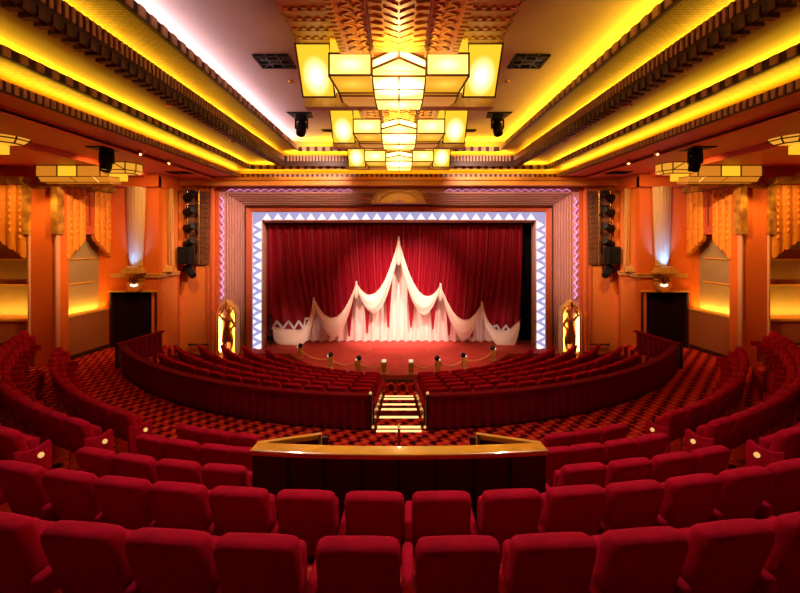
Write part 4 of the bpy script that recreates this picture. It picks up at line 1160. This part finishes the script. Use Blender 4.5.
for n_, (i, j) in enumerate(RL):
    a, b = PT[i], PT[j]; mb = MB()
    mb.tube([a+(b-a)*k/14-Vector((0, 0, .16*4*(k/14)*(1-k/14))) for k in range(15)], .022, 6)
    lab = 'sagging gold rope between the %s rope posts from the %s end' % (['first two', 'second and third', 'third and fourth', 'third and fourth', 'second and third', 'first two'][n_], 'left' if i < 4 else 'right')
    tag(mb.build('rope', M['gold_bright'], smooth=True), lab, 'rope', 'ropes along the stage edge')

# ------------------------------------------------------------------ seats
def seat_proto(name):
    t = thing(name, '', 'seat', (0, 0, 0))
    def sheared(o, pts):
        return pts
    # backrest: rounded slab leaning backwards (towards -y at the top)
    prof = [(-.225, .34), (.225, .34), (.236, .62), (.239, .885), (.228, .93), (.20, .948), (.08, .955), (-.08, .953), (-.20, .948), (-.228, .93), (-.239, .885), (-.236, .62)]
    lean = lambda z: .19*(.95-z)/.6
    def lp(k, dy): return [(x*k, lean(z)+dy, .34+(z-.34)*(1-(1-k)*.5)) for x, z in prof]
    mb = MB(); mb.loops([lp(.90, -.012), lp(.965, .0), lp(1.0, .03), lp(1.0, .085), lp(.96, .12), lp(.88, .135)])
    mb.build('backrest', M['velvet'], t, local=True, smooth=True)
    mb = MB(); mb.prism([(x, y, z) for x in (-.23,) for y, z in ((.22, .37), (.34, .35), (.30, .80), (.17, .80))], [(.23, y, z) for y, z in ((.22, .37), (.34, .35), (.30, .80), (.17, .80))]); mb.build('seat_cushion', M['velvet'], t, local=True, bevel=.04, seg=3, smooth=True)
    return t
def arm(t, x):
    mb = MB(); mb.box(x-.038, x+.038, .06, .56, .44, .60); mb.build('armrest', M['velvet'], t, local=True, bevel=.03, seg=3, smooth=True)
    mb = MB(); mb.box(x-.02, x+.02, .12, .42, 0, .46); mb.build('leg', M['brass'], t, local=True, bevel=.008)
def end_panel(t, x, out):
    P_ = [(.0, .08), (.0, .75), (.14, .70), (.26, .69), (.38, .74), (.41, .70), (.40, .08)]
    mb = MB(); mb.prism([(x-.03, y, z) for y, z in P_], [(x+.03, y, z) for y, z in P_]); e = mb.build('end_panel', M['velvet'], t, local=True, bevel=.015, smooth=True)
    mb = MB(); mb.ball((x+out*.05, .27, .60), .034, 12); mb.build('aisle_light', M['ball'], e, local=True, smooth=True)
    mb = MB(); mb.lathe([(.001, -.01), (.03, -.01), (.03, .0), (.001, .0)], (x+out*.03, .27, .60), 10, Matrix.Rotation(PI/2, 4, 'Y')); mb.build('light_mount', M['brass'], e, local=True)
proto = seat_proto('theatre_seat'); arm(proto, .28)
proto_end = seat_proto('theatre_seat'); arm(proto_end, .28); arm(proto_end, -.28)
proto_pl = seat_proto('theatre_seat'); arm(proto_pl, .28); end_panel(proto_pl, -.29, -1)      # lit end panel on its left
proto_pr = seat_proto('theatre_seat'); arm(proto_pr, -.28); end_panel(proto_pr, .29, 1)      # lit end panel on its right
for p in (proto, proto_end, proto_pl, proto_pr): kids_index(p)
USED = set()
def place(p, c, R, a, z, label, group):
    o = p if p.name not in USED else copy_tree(p)
    USED.add(p.name)
    x, y = arc(c, R+.11, a); o.location = (x, y, z); o.rotation_euler = (0, 0, a)
    o['label'] = label; o['category'] = 'seat'; o['group'] = group
    return o
ROWN = dict(A='nearest row', B='second nearest row', C='third nearest row', D='fourth nearest row', E='fifth nearest row')
zrow = lambda r: CZ-HF[r]
PXA = [2, 89.5, 173, 260, 359, 457, 550, 640, 726, 808]
PXB = [-30, 24, 74, 126, 180.5, 241, 307, 374.5, 441, 510, 574, 632, 690, 741, 787, 832]
for r, PX in (('A', PXA), ('B', PXB)):
    for i, px in enumerate(PX):
        place(proto_end if i == 0 else proto, RC, ROW[r], solve(px, RC, ROW[r]), zrow(r),
              'red velvet seat in the %s, %s from the left end in view' % (ROWN[r], ORD[i]), 'red velvet seats of the %s' % ROWN[r])
CDE = dict(C=([226, 180.5, 136.5, 99], [582, 628, 670.5, 707]), D=([249, 219, 185, 154], [553, 585, 619, 650]), E=([246, 217, 191.5], [558, 585, 612]))
for r, (lft, rgt) in CDE.items():
    for s, PX in ((-1, lft), (1, rgt)):
        for i, px in enumerate(PX):
            last = i == len(PX)-1
            p = proto if (s < 0 and not i == len(PX)-1) or (s > 0 and i) else proto_end
            place(p, RC, ROW[r], solve(px, RC, ROW[r]), zrow(r), 'red velvet seat in the %s, %s seat %s of the wooden balustrade' % (ROWN[r], ORD[i], SIDE[s]), 'red velvet seats beside the balustrade')
SB = dict(E=(4.86, 1.06, 'front'), D=(4.80, 1.13, 'second'), C=(4.87, .66, 'third'))
for r, (x0, amax, nm) in SB.items():
    R = ROW[r]; a = math.asin(x0/R); i = 0
    while a <= amax:
        for s in (-1, 1):
            p = (proto_pr if s < 0 else proto_pl) if i == 0 else (proto if s > 0 else proto_end if False else proto)
            lab = 'red velvet aisle-end seat with a glowing ball lamp, %s row of the %s side block' % (nm, SIDE[s]) if i == 0 else 'red velvet seat %s from the aisle, %s row of the %s side block' % (ORD[i], nm, SIDE[s])
            place(p, RC, R, s*a, zrow(r), lab, 'red velvet seats of the side blocks')
        a += .558/R; i += 1
# front stalls
FR = [10.1-.8*k for k in range(6)]
FMAX = [43.5, 50, 55, 59, 60.5, 59]
for k, R in enumerate(FR):
    a0 = math.asin(.86/R); a = a0; i = 0
    z = CZ-(3.46+.19*k)-.95
    while a <= math.radians(FMAX[k]):
        for s in (-1, 1):
            place(proto_end if i == 0 and s > 0 else proto, FC, R, s*a, z,
                  'red velvet stalls seat %s from the steps, %s row behind the curtained barrier, %s half' % (ORD[i], ORD[k], SIDE[s]), 'red velvet seats of the front stalls')
        a += .558/R; i += 1
# tiers under the stalls rows
tm = MB()
for k, R in enumerate(FR): sector(tm, FC, R-.62, R+.18, -1.12, 1.12, CZ-6.2, CZ-(3.46+.19*k)-.95, 48)
tm2 = MB()
struct('floor', tm, M['carpet_plain'])

# ------------------------------------------------------------------ barriers
def pleat_wall(mb, pts, z0f, z1f, per=.21, amp=.036):
    rows = [[], [], []]; d = 0
    for i, p in enumerate(pts):
        if i: d += (Vector(p)-Vector(pts[i-1])).length
        q = pts[min(i+1, len(pts)-1)]; o = pts[max(i-1, 0)]
        tx, ty = q[0]-o[0], q[1]-o[1]; L_ = math.hypot(tx, ty); nx, ny = ty/L_, -tx/L_
        for j, z in enumerate((z0f, (z0f+z1f)/2, z1f)):
            k = amp*sin(2*PI*d/per+.8*sin(d*2.1))*(1.2 if j == 0 else 1 if j == 1 else .5)
            rows[j].append((p[0]+nx*k, p[1]+ny*k, z))
    mb.grid(rows)
for s in (-1, 1):
    sd = SIDE[s]; a0, a1 = math.asin(.60/10.86), math.radians(50.8); n_ = 420
    pts = [arc(FC, 10.90, s*(a0+(a1-a0)*i/n_)) for i in range(n_+1)]
    x, y = arc(FC, 10.6, s*(a0+a1)/2)
    t = thing('curtained_barrier', 'long curved low barrier hung with wine red curtain, %s of the central steps' % sd, 'barrier', (x, y, CZ-4.06), 0, 'curtained barriers of the cross aisle')
    mb = MB(); pleat_wall(mb, pts, CZ-4.05, CZ-3.39); mb.build('pleated_curtain', M['wine'], t, smooth=True)
    mb = MB(); sub = pts[::10]
    L = []
    for i in range(43):
        a = s*(a0+(a1-a0)*i/42); A = arc(FC, 10.94, a); B = arc(FC, 10.78, a)
        L.append([(A[0], A[1], CZ-3.40), (A[0], A[1], CZ-3.34), (B[0], B[1], CZ-3.33), (B[0], B[1], CZ-3.40)])
    mb.loops(L); mb.build('top_rail', M['velvet_dark'], t)
    mb = MB(); L = []
    for i in range(43):
        a = s*(a0+(a1-a0)*i/42); A = arc(FC, 10.85, a); B = arc(FC, 10.80, a)
        L.append([(A[0], A[1], CZ-4.3), (A[0], A[1], CZ-3.40), (B[0], B[1], CZ-3.40), (B[0], B[1], CZ-4.3)])
    mb.loops(L); mb.build('backing_panel', M['dark_wood'], t)
    mb = MB(); x, y = arc(FC, 10.86, s*a0); mb.box(x-.04, x+.04, y-.1, y+.06, CZ-4.06, CZ-3.32); e = mb.build('end_post', M['dark_wood'], t, bevel=.01)
    mb = MB(); mb.ball((x, y-.03, CZ-3.30), .03, 10); mb.build('post_light', M['ball'], e, smooth=True)
    mb = MB(); mb.ball((x-s*.06, y-.11, CZ-3.98), .03, 10); mb.build('post_light', M['ball'], e, smooth=True)
    # short return barrier beside the door
    n2 = 80; p2 = [(s*(8.60-.36*i/n2), 12.85+1.75*i/n2) for i in range(n2+1)]
    t = thing('curtained_barrier', 'short curtained barrier standing before the dark %s doorway' % sd, 'barrier', (s*8.5, 13.7, CZ-4.06), 0, 'short barriers at the doors')
    mb = MB(); pleat_wall(mb, p2, CZ-4.05, CZ-3.35); mb.build('pleated_curtain', M['wine'], t, smooth=True)
    mb = MB(); mb.bar((p2[0][0], p2[0][1], CZ-3.32), (p2[-1][0], p2[-1][1], CZ-3.32), .12, .07); mb.build('top_rail', M['velvet_dark'], t)
    mb = MB(); mb.box(p2[0][0]-.05, p2[0][0]+.05, p2[0][1]-.06, p2[0][1]+.04, CZ-4.06, CZ-3.29); mb.build('end_post', M['dark_wood'], t, bevel=.01)

# ------------------------------------------------------------------ wooden balustrade
t = thing('balustrade', 'wide dark balustrade with a varnished golden oak rail in the middle of the rows', 'balustrade', (0, 4.3, CZ-HF['C']), 0)
def bal(a): return arc(RC, 13.02, a)
aw = math.asin(1.475/13.02)
zr = CZ-2.125
for (name, ra, rb, za, zb2, m_, bv) in (('handrail', 13.12, 12.94, zr-.055, zr, 'rail_wood', .015), ('front_panel', 13.05, 12.98, CZ-HF['C'], zr-.055, 'dark_wood', 0)):
    mb = MB(); L = []
    for i in range(25):
        a = -aw+2*aw*i/24; A = arc(RC, ra, a); B = arc(RC, rb, a)
        zo = 0.0
        L.append([(A[0], A[1], za), (A[0], A[1], zb2-.0), (B[0], B[1], zb2), (B[0], B[1], za)])
    mb.loops(L); mb.build(name, M[m_], t, bevel=bv)
for i in range(1, 8):
    a = -aw+2*aw*i/8; A = arc(RC, 13.06, a); mb = MB(); mb.box(A[0]-.012, A[0]+.012, A[1]-.008, A[1]+.01, CZ-HF['C'], zr-.09); mb.build('panel_batten', M['black_cloth'], t)
for s in (-1, 1):
    A = arc(RC, 12.96, s*aw*.985); B = (s*.92, 4.80)
    mb = MB(); mb.bar((A[0], A[1]+.03, zr-.035), (B[0], B[1], zr-.16), .06, .06); mb.build('wing_rail', M['rail_wood'], t, bevel=.012)
    mb = MB(); mb.bar((A[0], A[1]+.03, (CZ-HF['C']+zr)/2-.03), (B[0], B[1], (CZ-HF['C']+zr)/2-.155), .05, zr-.07-CZ+HF['C']); mb.build('wing_panel', M['dark_wood'], t)
    mb = MB(); mb.box(B[0]*.975-.016, B[0]*.975+.016, B[1]-.05, B[1]+.0, CZ-HF['D']-.1, zr-.12); mb.build('wing_post', M['gold_bright'], t)
hr = MB(); hr.tube([(0, 5.15, CZ-HF['D']), (0, 5.15, CZ-2.36), (0, 5.2, CZ-2.33), (0, 5.55, CZ-2.62), (0, 5.6, CZ-2.68), (0, 5.6, CZ-HF['D'])], .016, 8)
tag(hr.build('handrail', M['brass'], smooth=True), 'thin brass handrail hoop standing in the gap behind the oak balustrade', 'handrail')

# ------------------------------------------------------------------ stage lighting and added fill lights
def downlight(x, y, z, tgt, power, col, ang, label):  # added brass can with a spot that brightens the side walls
    mb = MB(); mb.lathe([(.001, .12), (.07, .12), (.075, 0), (.06, 0), (.055, .06), (.001, .06)], (x, y, z-.12), 14)
    tag(mb.build('downlight', M['brass'], smooth=True), label, 'downlight', 'brass downlights on the side soffits')
    spot('downlight_beam', (x, y, z-.13), tgt, power, col, ang, .8, .05)
for s in (-1, 1):
    spot('stage_spot', (s*2.6, 12.9, CZ+3.1), (s*.5, 18.9, CZ-2.9), 4400, (1.0, .66, .56), 36, 1.0)
    spot('stage_spot', (s*7.5, 10.8, CZ+1.7), (s*1.2, 17.4, CZ-4.4), 2400, (1.0, .45, .36), 30, .9)
    spot('frame_wash', (s*2.7, 12.9, CZ+3.1), (s*7.3, 17.3, CZ-.4), 2600, (1.0, .60, .50), 44, .9)
    spot('frame_wash', (s*2.6, 12.9, CZ+3.1), (s*3.6, 17.3, CZ+2.0), 1000, (1.0, .62, .46), 54, .9)
    spot('wall_lamp_beam', (s*10.4, 12.45, CZ+1.55), (s*11.2, 13.1, CZ-.6), 150, (1.0, .56, .16), 84, 1.0, .1)  # added spot below the wall lamp, brightens the pier
    spot('wall_lamp_beam', (s*11.6, 11.8, CZ+1.8), (s*12.3, 13.2, CZ-.2), 130, (1.0, .56, .16), 100, 1.0, .1)  # added spot in mid-air, brightens the outer window
    downlight(s*7.0, 11.4, CZ+2.33, (s*11.6, 13.2, CZ-.1), 1050, (1.0, .58, .19), 62, 'nearer brass downlight on the %s soffit edge' % SIDE[s])
    downlight(s*7.0, 12.8, CZ+2.33, (s*9.4, 15.4, CZ-.3), 640, (1.0, .58, .19), 84, 'farther brass downlight on the %s soffit edge' % SIDE[s])
    # added fill spots without fixtures, over the rear seats and the cross aisle
    spot('house_light', (s*2.6, 6.0, CZ+3.6), (s*2.4, 4.4, CZ-2), 480, (1.0, .74, .62), 100, 1.0, .15)
    spot('house_light', (s*1.6, 8.6, CZ+3.6), (s*1.2, 8.2, CZ-4), 900, (1.0, .66, .45), 70, 1.0, .15)
for i in (0, 1, 2, 5, 6, 7):
    spot('footlight', tuple(PT[i]+Vector((0, .15, .05))), (PT[i].x*(1.2 if i in (0, 7) else .35), YC, CZ-(4.2 if i in (0, 7) else 3.4)), 80 if i in (0, 7) else 60, (1.0, .72, .62), 62 if i in (0, 7) else 95, 1.0, .05)
